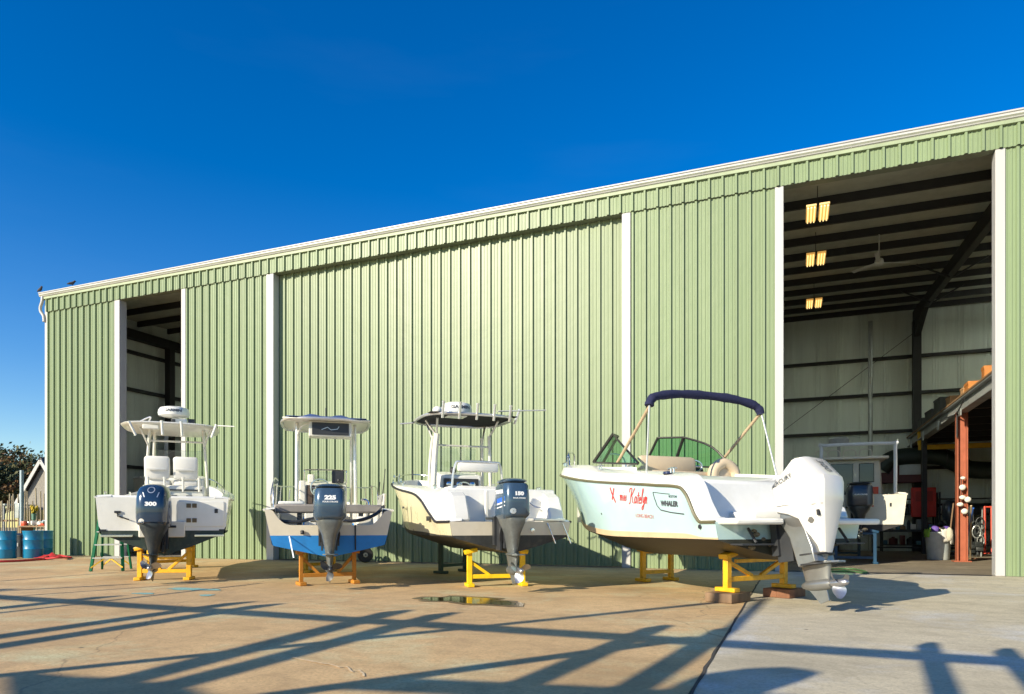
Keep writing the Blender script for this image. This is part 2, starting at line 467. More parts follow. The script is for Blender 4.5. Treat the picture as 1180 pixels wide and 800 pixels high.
ribs(X[1158], XR, 0, 0, HB+.01, 'wall_panel', GREENW)
ribs(XL+.02, XR, -.05, HB, EAVE-.02, 'header_panel', GREENW)
mb = MB(); mb.bx(XL+.05, XR, -.046, .17, HB-.004, HB+.05); mb.build('header_soffit', mat('header_soffit_paint', (.17, .19, .13), .6), shed)
# sliding doors hang behind the wall plane
ribs(X[318]-.3, X[460]+.02, .23, .02, HB+.1, 'sliding_door', GREEND, phase=.1)
ribs(X[460], X[717]+.3, .20, .02, HB+.1, 'sliding_door', GREEND, phase=.02)
MB().bx(X[318]-.3, X[460], .235, .28, .02, HB).build('door_back', GREEND, shed)
MB().bx(X[460], X[717]+.3, .205, .24, .02, HB).build('door_back', GREEND, shed)
MB().bx(X[460]-.012, X[460]+.03, .17, .24, .02, HB-.02).build('door_edge', GREEND, shed)
JB = .012
for a, b_, d in ((133, 139, .24), (210, 215, .2), (308, 318, .21), (717, 727, .2), (893, 903, .24), (1143, 1158, .24)):
    MB().bx(X[a]+(.05 if a == 1143 else 0), X[b_]-(.06 if a == 318-10 else 0), -.048, d, 0, HB-.006).build('door_jamb', TRIM, shed, bevel=JB)
# rusty streaked lower ends and a red edge strip on one jamb
MB().bx(X[210]-.024, X[210]-.012, -.02, .18, 0, HB-.01).build('edge_strip', mat('red_primer', (.28, .05, .035), .6), shed)
MB().bx(XL-.03, XL+.10, -.06, .10, 0, EAVE-.25).build('corner_trim', TRIM, shed, bevel=JB)
# eave gutter: white face, strip below coloured as shade and reflected green, end cap and downspout elbow
gut = MB(); prof = [(-.055, EAVE-.04), (-.055, EAVE-.10), (-.15, EAVE-.10), (-.175, EAVE-.05), (-.175, EAVE-.005), (-.20, EAVE+.01), (-.20, EAVE+.04), (-.18, EAVE+.04), (-.055, EAVE+.04)]
gut.prism([(XL-.18, y, z) for y, z in prof], (XR-XL+.3, 0, 0)); gut.build('gutter', TRIM, shed, smooth=0)
MB().bx(XL-.1, XR, -.12, -.056, EAVE-.19, EAVE-.102).build('eave_shade_strip', mat('eave_shade_green', (.30, .36, .22), .5), shed)
dn = MB(); dn.tube(smooth_path([(XL-.06, -.12, EAVE-.1), (XL-.06, -.13, EAVE-.28), (XL-.15, -.13, EAVE-.46), (XL-.15, -.12, EAVE-.62), (XL-.04, -.09, EAVE-.80), (XL-.02, -.085, EAVE-1.0)]), .052, 10)
dn.build('downspout', TRIM, shed)
# roof
rz = lambda y: 9.25 + .06*y
mb = MB(); mb.prism([(XL-.15, -.19, rz(0)+.14), (XL-.15, -.05, rz(0)), (XL-.15, DEPTH+.1, rz(DEPTH)), (XL-.15, DEPTH+.1, rz(DEPTH)+.14)], (XR-XL+.3, 0, 0)); mb.build('roof', ROOFM, shed, smooth=0)
# other outer walls with liner inside
ribs(XL, XR, DEPTH, 0, rz(DEPTH), 'back_wall', GREENW, sgn=1)
ribs(XL, XR, DEPTH-.05, 0, rz(DEPTH)-.01, 'wall_liner', LINER, sgn=-1, depth=.012, pitch=.9)
ribs(0, DEPTH, XL, 0, 9.28, 'end_wall', GREENW, along='y', sgn=-1)
for x_ in (XL-.01, XR-.04): MB().prism([(x_, 0.3, 9.265), (x_, DEPTH, 9.265), (x_, DEPTH, rz(DEPTH)-.003), (x_, .4, rz(.4)-.003)], (.05, 0, 0)).build('gable_panel', LINER, shed, smooth=0)
ribs(.02, DEPTH-.06, XL+.05, 0, 9.26, 'wall_liner', LINER, along='y', sgn=1, depth=.012, pitch=.9)
ribs(0, DEPTH, XR, 0, 9.28, 'end_wall', GREENW, along='y', sgn=1)
ribs(.02, DEPTH-.06, XR-.05, 0, 9.26, 'wall_liner', LINER, along='y', sgn=-1, depth=.012, pitch=.9)
# front wall inner face, so that no daylight leaks and the sheets have a back
for a, b_ in ((XL+.1, X[133]), (X[215], X[308]), (X[727], X[893]), (X[1158], XR)):
    MB().bx(a, b_, .05, .12, 0, 9.2).build('inner_sheathing', LINER, shed)
MB().bx(XL+.1, XR, .19, .25, HB+.06, 9.24).build('inner_sheathing', LINER, shed)
# purlins, girts, frames
for k in range(11):
    y = .75 + k*1.49
    MB().bx(XL+.06, XR-.06, y-.04, y+.04, rz(y)-.22, rz(y)-.004).build('purlin', IRON, shed, smooth=0)
for z in (1.9, 3.45, 5.03, 6.6, 8.12):
    MB().bx(XL+.08, XR-.08, DEPTH-.26, DEPTH-.065, z-.06, z+.06).build('girt', IRON, shed, smooth=0)
    MB().bx(XL+.065, XL+.25, .3, DEPTH-.3, z-.06, z+.06).build('girt', IRON, shed, smooth=0)
for x in (4.75, -2.85, -10.45, -18.05):
    c = MB(); c.bx(x-.15, x+.15, DEPTH-.62, DEPTH-.27, 0, rz(DEPTH)-.72); c.build('column', IRON, shed, smooth=0)
    r = MB()
    pr = [(.3, rz(0)-.24), (DEPTH-.1, rz(DEPTH)-.24), (DEPTH-.1, rz(DEPTH)-1.5), (DEPTH-.7, rz(DEPTH)-1.4), (DEPTH-2.6, rz(DEPTH)-.78), (2.0, rz(2)-.70), (.7, rz(.7)-1.1), (.3, rz(.3)-1.1)]
    r.prism([(x-.10, y, z) for y, z in pr], (.20, 0, 0)); r.build('rafter', IRON, shed, smooth=0)
    if x > 4:
        for yy in (9.0, 12.4):   # flange braces
            q = MB(); q.bar((x+.05, yy, rz(yy)-.72), (x+1.0, yy-.05, rz(yy)-.2), .05); q.bar((x-.05, yy, rz(yy)-.72), (x-1.0, yy-.05, rz(yy)-.2), .05); q.build('flange_brace', IRON, shed)
for y in (5.0, 10.6):
    MB().bx(XL+.27, XL+.57, y-.13, y+.13, 0, 8.9).build('column', IRON, shed, smooth=0)
MB().bx(XL+.2, XL+.55, .3, DEPTH-.4, 8.6, 8.95).build('end_beam', IRON, shed, smooth=0)
px_, pz_ = onY(1003, DEPTH-.75), 9.6
q = MB(); q.lathe([(.085, 0), (.085, pz_)], (px_.x, px_.y, 0), 16); q.build('vent_pipe', GALV, shed)
for a, b_ in (((-2.7, 15.85, 3.5), (4.6, 15.85, 9.0)),):
    q = MB(); q.tube([a, b_], .012, 6); q.build('brace_rod', IRON, shed)
MB().bx(X[903], X[1143], -.02, .14, -.0015, .012).build('door_track', IRON, shed, bevel=.004)

# fluorescent high-bay lights in two tiers per hanger
LAMP = bpy.data.materials.new('lit_lamp'); LAMP.use_nodes = True
b = LAMP.node_tree.nodes['Principled BSDF']; b.inputs['Base Color'].default_value = (.8, .7, .5, 1)
b.inputs['Emission Color'].default_value = (1.0, .70, .27, 1); b.inputs['Emission Strength'].default_value = .95
FILL_LAMP = bpy.data.materials.new('fill_lamp_white'); FILL_LAMP.use_nodes = True  # glow for the added fill tubes, not the hanging lights
b = FILL_LAMP.node_tree.nodes['Principled BSDF']; b.inputs['Emission Color'].default_value = (.92, 1.0, .90, 1); b.inputs['Emission Strength'].default_value = 26
LAMPB = bpy.data.materials.new('lamp_reflector'); LAMPB.use_nodes = True
b = LAMPB.node_tree.nodes['Principled BSDF']; b.inputs['Base Color'].default_value = (.55, .42, .2, 1)
b.inputs['Emission Color'].default_value = (1.0, .50, .10, 1); b.inputs['Emission Strength'].default_value = .32
spots = [onY(942, .9, 246), onY(940, 4.2, 299), onY(938, 8.9, 350)]
LBL = ['twin fluorescent ceiling light nearest the wide doorway, highest of three', 'twin fluorescent ceiling light, the middle one of the three in the doorway', 'twin fluorescent ceiling light deepest in the shed, lowest of the three']
for i, p in enumerate(spots):
    t = thing('ceiling_light', LBL[i], 'ceiling light', (p.x, p.y, p.z), 0, 'lit ceiling lights in the shed')
    for s in (-1, 1):
        q = MB(); q.bx(s*.14-.11, s*.14+.11, -.45, .45, .0, .05); q.build('housing', LAMPB, t, bevel=.008)
        q = MB()
        for k in (-.07, 0, .07): q.tube([(s*.14+k, -.43, -.025), (s*.14+k, .43, -.025)], .016, 8)
        tb = q.build('lamp_tube', LAMP, t)
    q = MB(); q.tube([(0, 0, .05), (0, 0, rz(p.y)-.22-p.z)], .01, 6); q.build('hanger', IRON, t)
# added bright white fill tubes in the hidden bays, to brighten the hall
for x_, y_ in [(x_, y_) for x_ in (-5.5, -10.5, 8.5) for y_ in (3.2, 7.6, 12.6)] + [(-17.5, 10.6)]:
    if True:
        q = MB(); z_ = rz(y_)-.55
        for s_ in (-.22, -.14, -.06, .06, .14, .22): q.tube([(x_+s_, y_-.45, z_), (x_+s_, y_+.45, z_)], .022, 8)
        q.build('fill_light', FILL_LAMP, shed)
# ceiling fan
p = onY(1013, 5.2, 303)
t = thing('ceiling_fan', 'pale three-bladed ceiling fan hanging under the shed roof', 'ceiling fan', p)
FANM = mat('fan_paint', (.45, .46, .42), .5)
q = MB(); q.tube([(0, 0, .1), (0, 0, rz(p.y)-.22-p.z)], .018, 8); q.build('rod', FANM, t)
q = MB(); q.lathe([(.02, .14), (.10, .10), (.12, .02), (.10, -.06), (.03, -.09)]); q.build('motor', FANM, t)
for k in range(3):
    a = k*2*PI/3+.35
    q = MB(); q.box((.46, 0, 0), (.75, .12, .012), Matrix.Rotation(.2, 3, 'X')); q.xf(Matrix.Rotation(a, 4, 'Z')); q.build('blade', FANM, t)
# ================================================================ boats
def lerp(a, b, t): return a + (b-a)*t
class Hull:
    """lofted hull: keel, chine, rail and deck curves along the length; +x bow, +y port, z up from the ground"""
    def __init__(s, L, B, keel, chz, chy, rail, raily, cap, capin, boot=.12, rake=.5, flare=1.2, sole=1.0, notch=None, deckstart=.9, inner=.16, transom_t=.0):
        s.L, s.B = L, B
        s.keel, s.chz, s.rail, s.cap = pchip(keel), pchip(chz), pchip(rail), pchip(cap)
        s.chy, s.raily, s.capin = pchip(chy), pchip(raily), pchip(capin)
        s.boot, s.rake, s.flare, s.sole, s.notch, s.deckstart, s.inner = boot, rake, flare, sole, notch, deckstart, inner
        s.ztip = s.rail(1); s.z0 = s.keel(0)
        a = [i/60*.34 for i in range(60)] + [.34 + .66*(i/34) for i in range(35)]
        s.ts = sorted(set(round(t, 5) for t in a))
    def px(s, t, z):
        f = (z - s.z0)/(s.ztip - s.z0)
        return s.L*t - s.rake*(1-f)*t**3
    def half(s, t):
        hb = s.B/2
        k, cz, rz_ = s.keel(t), s.chz(t), s.rail(t)
        yc, yr = s.chy(t)*hb, s.raily(t)*hb
        pts = [(0, k), (yc*.5, lerp(k, cz, .46)), (yc*.97, cz-.02), (yc, cz)]
        for f in (s.boot, .3, .5, .7, .86, 1.0):
            g = f**(1+s.flare*t*t)
            pts.append((lerp(yc, yr, g), lerp(cz, rz_, f)))
        return pts
    def build(s, parent, top, bottom, bootm, deckm, railm, transom_m=None, name_t=True, boot_paint=None):
        mb = MB()
        for sgn in (1, -1):
            rows = [[] for _ in range(10)]
            for t in s.ts:
                for i, (y, z) in enumerate(s.half(t)):
                    rows[i].append(Vector((s.px(t, z), sgn*y, z)))
            mb.grid(rows, mis=[1, 1, 1, 2, 0, 0, 0, 0, 0])
        bmesh.ops.remove_doubles(mb.bm, verts=mb.bm.verts, dist=1e-4)
        s.tree = mb.bvh()
        hull = mb.build('hull', [top, bottom, bootm], parent, smooth=32)
        # transom, cut down where the boat has a notch
        ring = s.half(0); yr = ring[-1][0]; zp = ring[4][1] if bootm is bottom else ring[3][1]
        def zbot(y):
            y = abs(y)
            for (y0, z0), (y1, z1) in zip(ring, ring[1:]):
                if y <= y1 and y1 > y0: return z0 + (z1-z0)*(y-y0)/(y1-y0)
            return ring[-1][1]
        tm = MB(); n = 48
        ys = [-yr*.9995 + 2*yr*.9995*i/n for i in range(n+1)]
        rws = [[] for _ in range(4)]
        for y in ys:
            zb = zbot(y); zt = max(zb, min(s.rail(0), s.notch(y) if s.notch else 9))
            zm = min(max(zp, zb), zt)
            for r, (x, z) in zip(rws, ((-.003, zb), (-.003, zm), (-.003, zt), (.07, zt))): r.append(Vector((x, y, z)))
        rws.append([Vector((.07, v.y, zbot(v.y))) for v in rws[0]])
        tm.grid(rws, mis=[1, 0, 0, 0])
        s.ttree = tm.bvh()
        tm.build('transom', [transom_m or top, bottom], parent, smooth=30)
        # gunwale cap, inner walls and sole
        dk = MB()
        for sgn in (1, -1):
            rows = [[] for _ in range(7)]
            for t in s.ts:
                y = s.raily(t)*s.B/2; zr, zc = s.rail(t), s.cap(t); ins = s.capin(t)
                x = s.px(t, zr)
                if t == 0: zc = zr+.002
                y1 = max(0, y-ins*.25); y2 = max(0, y-ins); y3 = max(0, y-ins-s.inner)
                if t > s.deckstart: y3 = y3*max(0, 1-(t-s.deckstart)/.04)
                sole = min(s.sole, zr-.02)
                x3 = min(x, s.L-.25)
                for i, (xx, yy, zz) in enumerate(((x, y, zr), (x, y1, lerp(zr, zc, .75)), (x, y2, zc), (x, y3, zc+.012), (x3, y3*.985, sole) if y3 > 0 else (x, 0, zc+.013), (x3, 0, sole) if y3 > 0 else (x, 0, zc+.013), (x3, 0, sole) if y3 > 0 else (x, 0, zc+.013))):
                    rows[i].append(Vector((xx, sgn*yy, zz)))
            dk.grid(rows)
        bmesh.ops.remove_doubles(dk.bm, verts=dk.bm.verts, dist=2e-4)
        s.dtree = dk.bvh()
        dk.build('deck', deckm, parent, smooth=38)
        rr = MB(); P = []
        for sgn in (1, -1):
            q = [Vector((s.px(t, s.rail(t)), sgn*(s.raily(t)*s.B/2+.008), s.rail(t))) for t in s.ts]
            P.append(q)
        rr.tube(P[0] + list(reversed(P[1])), .022, 6); rr.build('rub_rail', railm, parent)
        return hull
    def gun(s, x, side=1, ins=.12, up=.0):
        """a point on the gunwale cap"""
        t = x/s.L
        return Vector((x, side*(s.raily(t)*s.B/2 - ins), s.cap(t)+up))

def text_part(tree, s, size, o, u, v, m, parent, name='lettering', shear=0.0, bold=0.0, spacing=1.0, lift=.005, sx=1.0):
    V, F = text_geo(s, size, shear, bold, spacing)
    for p in V: p.x *= sx
    return wrap(tree, V, F, o, u, v, name, m, parent, lift)

LETW = mat('lettering_white', (.85, .86, .86), .4, var=.02)
LETD = mat('lettering_dark', (.06, .065, .075), .4, var=.05)
LETR = mat('lettering_red', (.62, .045, .04), .4, var=.05)

# ---------------------------------------------------------------- outboard motors
BLUEM = mat('motor_blue_grey', (.018, .042, .085), .2, .2, var=.08, coat=.7)
BLUEM2 = mat('motor_slate', (.05, .092, .145), .24, .25, var=.08, coat=.6)
MIDG = mat('motor_mid_grey', (.035, .045, .052), .35, .3, var=.12, dirt=(.16, .15, .12), dirt_amt=.3, dirt_scale=9)
GEAR = mat('motor_gear_grey', (.15, .165, .165), .34, .4, var=.2, scale=9, dirt=(.08, .08, .07), dirt_amt=.5, dirt_scale=10)
SILV = mat('motor_silver', (.25, .25, .24), .3, .6, var=.12, scale=5, dirt=(.2, .19, .16), dirt_amt=.3, dirt_scale=6)
CWHITE = mat('cowling_white', (.66, .635, .585), .2, var=.04, coat=.6)
def sq_ring(cx, hl, hw, z, n=3.2, N=36, flat=0.0, tilt=0.0):
    out = []
    for k in range(N):
        a = 2*PI*k/N; c, s_ = math.cos(a), math.sin(a)
        x = hl*math.copysign(abs(c)**(2/n), c); y = hw*math.copysign(abs(s_)**(2/n), s_)
        out.append(Vector((cx+x, y, z+tilt*x)))
    return out
def prop(parent, c, r, m, blades=3, tiltx=0.0, hubm=None, phase=.3):
    q = MB()
    for k in range(blades):
        a = 2*PI*k/blades + phase
        rows = []
        for i in range(8):
            f = i/7; rr = r*(.18+.82*f); w_ = r*.42*math.sin(PI*(.18+.76*f))**.8 + .004
            tw = 1.0 - .55*f; sweep = .25*f*f
            row = []
            for j in range(6):
                g = (j/5-.5)*2
                ang = sweep + g*w_/rr*math.cos(tw)*.9
                row.append(Vector((g*w_*math.sin(tw) - .03*f, rr*math.cos(ang), rr*math.sin(ang))))
            rows.append(row)
        q2 = MB(); q2.grid(rows); bmesh.ops.solidify(q2.bm, geom=q2.bm.faces[:], thickness=.007)
        q2.xf(Matrix.Rotation(a, 4, 'X')); me = bpy.data.meshes.new('blade'); q2.bm.to_mesh(me); q2.bm.free(); q.bm.from_mesh(me); bpy.data.meshes.remove(me)
    q.lathe([(r*.20, .10), (r*.24, .06), (r*.24, -.07), (r*.17, -.12), (r*.07, -.14)], axis='X', n=18)
    q.xf(Matrix.Translation(c))
    return q.build('propeller', m, parent, smooth=50)

PROPM = mat('propeller_steel', (.42, .42, .43), .32, .85, var=.15, scale=8)
def outboard(parent, loc, zt, zb, zs, hw, hl, cowlm, midm, gearm, propm, lean=0.0, roll=0.0, style=0, hp='300', steer=0.0):
    """loc: (x, y) of the motor axis aft of the transom; zt cowl top, zb cowl bottom, zs skeg tip (all from the ground)"""
    O = Vector((loc[0], loc[1], zb))
    H = zt-zb; D = zb-zs
    mid = MB()
    # exhaust housing, cavitation plate, gear case and skeg, all about the cowl's base
    rings = [sq_ring(.02, hl*.92, hw*.86, .02, 3), sq_ring(.0, hl*.86, hw*.78, -.06, 3), sq_ring(.0, hl*.62, hw*.50, -.20*D/.9, 2.6),
             sq_ring(.0, hl*.50, hw*.33, -.40*D/.9, 2.4), sq_ring(0, hl*.44, hw*.27, -.52*D, 2.3)]
    mid.loft(rings, mi=0)
    q = []
    for z, a, b_ in ((-.52*D, .205, .075), (-.60*D, .19, .06), (-.70*D, .17, .045), (-.80*D, .16, .04)):
        q.append(sq_ring(-.01, a, b_, z, 2.1))
    mid.loft(q, mi=1)
    cav = [Vector((.17, .05, 0)), Vector((-.05, .10, 0)), Vector((-.30, .12, 0)), Vector((-.36, .06, 0)), Vector((-.36, -.06, 0)), Vector((-.30, -.12, 0)), Vector((-.05, -.10, 0)), Vector((.17, -.05, 0))]
    mid.prism([v+Vector((0, 0, -.55*D)) for v in cav], (0, 0, .018), mi=1)
    zc = -.78*D
    mid.lathe([(.01, .24), (.035, .215), (.062, .14), (.072, .02), (.07, -.12), (.058, -.17)], c=(-.02, 0, zc), n=20, axis='X', mi=1)
    mid.prism([(.12, -.008, zc-.05), (-.12, -.008, zc-.05), (-.14, -.008, -D*.97), (-.02, -.008, -D), (.06, -.008, -.9*D)], (0, .016, 0), mi=1)
    # clamp bracket, swivel, tilt rams and hoses towards the transom
    bl = -loc[0]-.075
    mid.bx(.20, bl, -.13, -.10, -.48*D, .02, mi=2); mid.bx(.20, bl, .10, .13, -.48*D, .02, mi=2)
    mid.bx(bl-.05, bl+.05, -.17, .17, -.40*D, .05, mi=2)
    mid.bx(.12, .30, -.08, .08, -.45*D, -.02, mi=2)
    mid.tube([(.30, .0, -.42*D), (bl, 0, -.14*D)], .035, 10, mi=1)
    for s_ in (-1, 1):
        mid.tube(smooth_path([(hl*.8, s_*hw*.4, -.02), (hl+.10, s_*hw*.55, -.06), (bl, s_*hw*.5, .02), (bl+.16, s_*hw*.3, .06)]), .018, 8, mi=3)
        mid.tube(smooth_path([(.16, s_*.12, -.08), (.12, s_*.16, -.2*D), (.17, s_*.14, -.34*D)]), .012, 6, mi=3)
    mid.tube([(bl, -.3, .02), (bl, .3, .02)], .022, 8, mi=1)
    Rm = Matrix.Translation(O) @ Matrix.Rotation(steer, 4, 'Z') @ Matrix.Rotation(roll, 4, 'X') @ Matrix.Rotation(lean, 4, 'Y')
    m0 = mid.build('outboard_motor', [midm, gearm, DARK, BLACK], parent, smooth=35)
    m0.matrix_local = Rm
    cw = MB()
    if style == 0:      # tall rounded cowl with a sloping shoulder
        cw.loft([sq_ring(.03, hl*.90, hw*.90, .00, 3.2), sq_ring(.02, hl*1.0, hw*1.0, .05*H, 3.4), sq_ring(.0, hl*1.04, hw*1.03, .35*H, 3.5), sq_ring(-.01, hl*1.02, hw*1.0, .62*H, 3.4),
                 sq_ring(.0, hl*.97, hw*.95, .78*H, 3.2, tilt=.06), sq_ring(.02, hl*.86, hw*.84, .90*H, 3.0, tilt=.12), sq_ring(.05, hl*.62, hw*.62, .97*H, 2.7, tilt=.12), sq_ring(.06, hl*.3, hw*.3, 1.0*H, 2.4, tilt=.12)])
    elif style == 1:    # barrel cowl with an overhanging lid
        cw.loft([sq_ring(.02, hl*.84, hw*.84, .0, 3.4), sq_ring(.0, hl*.97, hw*.97, .07*H, 4), sq_ring(0, hl*1.02, hw*1.02, .12*H, 4.2), sq_ring(0, hl*1.02, hw*1.0, .5*H, 4.2), sq_ring(0, hl*.98, hw*.96, .80*H, 4.0),
                 sq_ring(0, hl*.90, hw*.88, .86*H, 3.6)])
        cw.loft([sq_ring(.02, hl*.80, hw*.78, .855*H, 3.4), sq_ring(.02, hl*.80, hw*.78, .90*H, 3.4)], mi=1)
        cw.loft([sq_ring(.0, hl*.88, hw*.88, .895*H, 3.4), sq_ring(.0, hl*.94, hw*.92, .92*H, 3.4), sq_ring(.02, hl*.88, hw*.82, .965*H, 3.0), sq_ring(.03, hl*.5, hw*.5, 1.0*H, 2.6)])
    else:               # faceted wedge cowl with a long rear spine
        pr = [(hl*1.0, .10), (hl*1.08, .58*H), (hl*.84, .69*H), (-.05*hl, .985*H), (-.18*hl, 1.0*H), (-.42*hl, .99*H), (-.50*hl, .965*H), (-1.10*hl, .62*H), (-1.14*hl, .52*H), (-1.06*hl, .24*H), (-.62*hl, -.60*H), (-.42*hl, -.62*H), (-.06*hl, -.06*H), (hl*.5, .05)]
        cx_, cz_ = .0, .42*H
        rings = []
        for fy, sc in ((-1.0, .70), (-.97, .82), (-.88, .90), (-.66, .975), (-.34, 1.0), (.34, 1.0), (.66, .975), (.88, .90), (.97, .82), (1.0, .70)):
            rings.append([Vector((cx_+(x-cx_)*(sc if x > -.2*hl else (1-(1-sc)*1.5)), fy*hw*(1.0 if z > .2*H else (.36 if z < -.2*H else .92)), cz_+(z-cz_)*(.66+.34*sc))) for x, z in pr])
        cw.loft(rings)
    tree = cw.bvh()
    cow = cw.build('cowling', [cowlm, BLACK], m0, smooth=38 if style < 2 else 21)
    aft = (0, -1, 0)
    if style < 2:
        f = .46 if style == 0 else .60
        text_part(tree, hp, hw*.34, (-.6, 0, f*H), aft, (0, 0, 1), LETW, m0, bold=.006, sx=1.35, lift=.004)
        if style == 1: text_part(tree, 'FOUR STROKE', hw*.13, (-.6, 0, (f-.11)*H), aft, (0, 0, 1), LETW, m0, bold=.001, lift=.004, sx=1.1)
    if style == 0:
        V, F = stroke([(.055*math.cos(a*PI/16), .055*math.sin(a*PI/16)) for a in range(33)], .014)
        wrap(tree, V, F, (-.6, 0, .80*H), aft, (0, 0, 1), 'emblem', ALU, m0)
        V, F = stroke([(.025*math.cos(a*PI/8), .025*math.sin(a*PI/8)) for a in range(17)], .05)
        wrap(tree, V, F, (-.6, .17*hw/.3, .06*H), aft, (0, 0, 1), 'emblem', ALU, m0)
        for s_ in (-1, 1):
            V, F = stroke([(s_*.10, .50*H), (s_*.13, .62*H), (s_*.20, .80*H)], .016)
            wrap(tree, V, F, (-.6, 0, .12*H), aft, (0, 0, 1), 'trim_stripe', ALU, m0)
    if hp == '150':
        text_part(tree, 'YAMAHA', hw*.36, (0, .6, .66*H), (-1, 0, 0), (0, 0, 1), LETW, m0, bold=.006, sx=1.0)
        for z, w_, m_ in ((.44, .07, mat('stripe_blue', (.02, .12, .55), .35)), (.36, .022, LETW), (.27, .016, LETW)):
            V, F = stroke([(-hl*.8, 0), (-hl*.2, 0), (hl*.3, .012), (hl*.75, .03)], w_)
            wrap(tree, V, F, (0, .6, z*H), (-1, 0, 0), (0, 0, 1), 'trim_stripe', m_, m0)
        V, F = stroke([(.03*math.cos(a*PI/8), .024*math.sin(a*PI/8)) for a in range(17)], .04)
        wrap(tree, V, F, (-.6, .1, .18*H), aft, (0, 0, 1), 'emblem', ALU, m0)
    if hp == '225':
        for s_ in (-1, 1):
            V, F = stroke([(-.12, 0), (.0, .02), (.10, .05)], .05)
            wrap(tree, V, F, (.0, s_*.6, .42*H), (-s_, 0, 0), (0, 0, 1), 'trim_stripe', ALU, m0)
    if style == 2:
        # number on the raked back face, maker's name on the flank, parting line round the cowl
        n_ = Vector((-(.965-.62)*H, 0, .60*hl)).normalized(); up_ = Vector((.60*hl, 0, (.965-.62)*H)).normalized()
        text_part(tree, '300', .16, Vector((-.76*hl, .03, .80*H)) + n_*.3, -up_, (0, -1, 0), LETD, m0, bold=.0, shear=.1, sx=.9, lift=.01, spacing=1.1)
        text_part(tree, 'MERCURY', .075, (.48*hl, .7, .64*H), (-math.cos(.30), 0, math.sin(.30)), (math.sin(.30), 0, math.cos(.30)), LETD, m0, bold=.001, lift=.014, sx=1.0)
        V, F = stroke([(x*hl, .20*H+.03*math.sin(2*x)) for x in (-.95, -.7, -.4, -.1, .2, .5, .8)], .005)
        wrap(tree, [Vector((-v.x, v.y, 0)) for v in V], F, (0, .7, 0), (-1, 0, 0), (0, 0, 1), 'trim_stripe', DARK, m0, .012)
        q = MB(); q.bx(-.82*hl, -.74*hl, hw*.70, hw*.84, -.02*H, .07*H); q.build('vent', BLACK, m0)
        # silver housing in front of the cowl's long rear spine
        sh = MB(); pr = [(hl*.96, .10), (hl*.50, .06), (-.06*hl, -.045), (-.40*hl, -.49*H), (-.46*hl, -.74*H), (.34*hl, -.80*H), (.62*hl, -.30*H), (hl*.98, -.02)]
        sh.loft([[Vector((x*sc+.02*(1-sc), fy*hw*.70, z)) for x, z in pr] for fy, sc in ((-1, .86), (-.8, .98), (.8, .98), (1, .86))])
        sh.build('front_housing', SILV, m0, smooth=25, bevel=.01)
        bk = MB()
        for z in (-.62, -.78): bk.loft([sq_ring(-.02, hl*.56, hw*.74, z*H, 2.6), sq_ring(-.02, hl*.56, hw*.74, z*H+.018, 2.6)])
        bk.build('apron_seam', BLACK, m0)
    prop(m0, Vector((-.27, 0, zc)), .19, propm, phase=.5)
    return m0

def radome(parent, c, r, h, lab):
    q = MB(); q.lathe([(r*.72, 0), (r*.96, .02*1), (r, h*.35), (r*.97, h*.62), (r*.88, h*.84), (r*.6, h*.97), (.02, h)], c=c, n=32)
    tree = q.bvh(); d = q.build('radar_dome', WHITE, parent)
    if lab:
        text_part(tree, lab, h*.34, Vector(c)+Vector((-.9, .0, h*.48)), (0, -1, 0), (0, 0, 1), LETD, d, bold=.004, lift=.004, sx=1.2)
        V, F = stroke([(.0, .0), (.035, 0)], .04); wrap(tree, V, F, Vector(c)+Vector((-.9, -r*.5, h*.78)), (0, -1, 0), (0, 0, 1), 'emblem', mat('stripe_blue', (.02, .12, .55), .35), d)
    return d
def rod_holder(parent, base, d, m=ALU):
    b0 = Vector(base); d = Vector(d).normalized()
    q = MB(); q.tube([b0, b0+d*.30], .026, 8); q.tube([b0+d*.28, b0+d*.31], .033, 8); return q.build('rod_holder', m, parent)
def pipe(parent, pts, r, m, name='rail', n=8, per=5):
    q = MB(); q.tube(smooth_path(pts, per) if len(pts) > 2 else pts, r, n); return q.build(name, m, parent)

def boat_root(name, label, tx, ty, phi, group=None):
    return thing(name, label, 'boat', (tx, ty, 0), R(90+phi), group)

# ================================================================ boat with 300 motor, far left (white, hardtop, radar)
b1 = boat_root('center_console_boat', 'white centre-console boat with hardtop, radar dome and big dark 300 outboard, beside the green stepladder', -10.95, -7.40, 43.5, 'boats lined up outside the shed')
BOT1 = mat('bottom_green_black', (.022, .042, .035), .55, var=.3, scale=4, dirt=(.2, .19, .14), dirt_amt=.35, dirt_scale=5)
h1 = Hull(8.1, 2.36, keel=[(0, .47), (.55, .47), (.75, .58), (.9, .90), (1, 1.45)], chz=[(0, .90), (.4, .90), (.7, 1.08), (.88, 1.40), (1, 1.75)],
          chy=[(0, .90), (.4, .90), (.62, .78), (.8, .50), (.92, .22), (1, .005)], rail=[(0, 1.56), (.3, 1.62), (.6, 1.82), (.85, 2.10), (1, 2.28)],
          raily=[(0, .95), (.25, 1.0), (.55, 1.0), (.74, .86), (.88, .58), (.96, .27), (1, .008)], cap=[(0, 1.60), (.3, 1.66), (.6, 1.86), (.85, 2.14), (1, 2.32)], capin=[(0, .05), (1, .05)], inner=.2, boot=.07, rake=.75, flare=1.5, sole=1.05)
h1.build(b1, WHITE, BOT1, BOT1, WHITE, WHITE2)
q = MB(); q.bx(-.09, -.004, -.36, .42, .82, 1.12); q.build('engine_bracket', WHITE2, b1, bevel=.02)
q = MB(); q.bx(-.02, .001, -1.04, -.22, 1.02, 1.50); q.build('transom_door', WHITE, b1, bevel=.008)
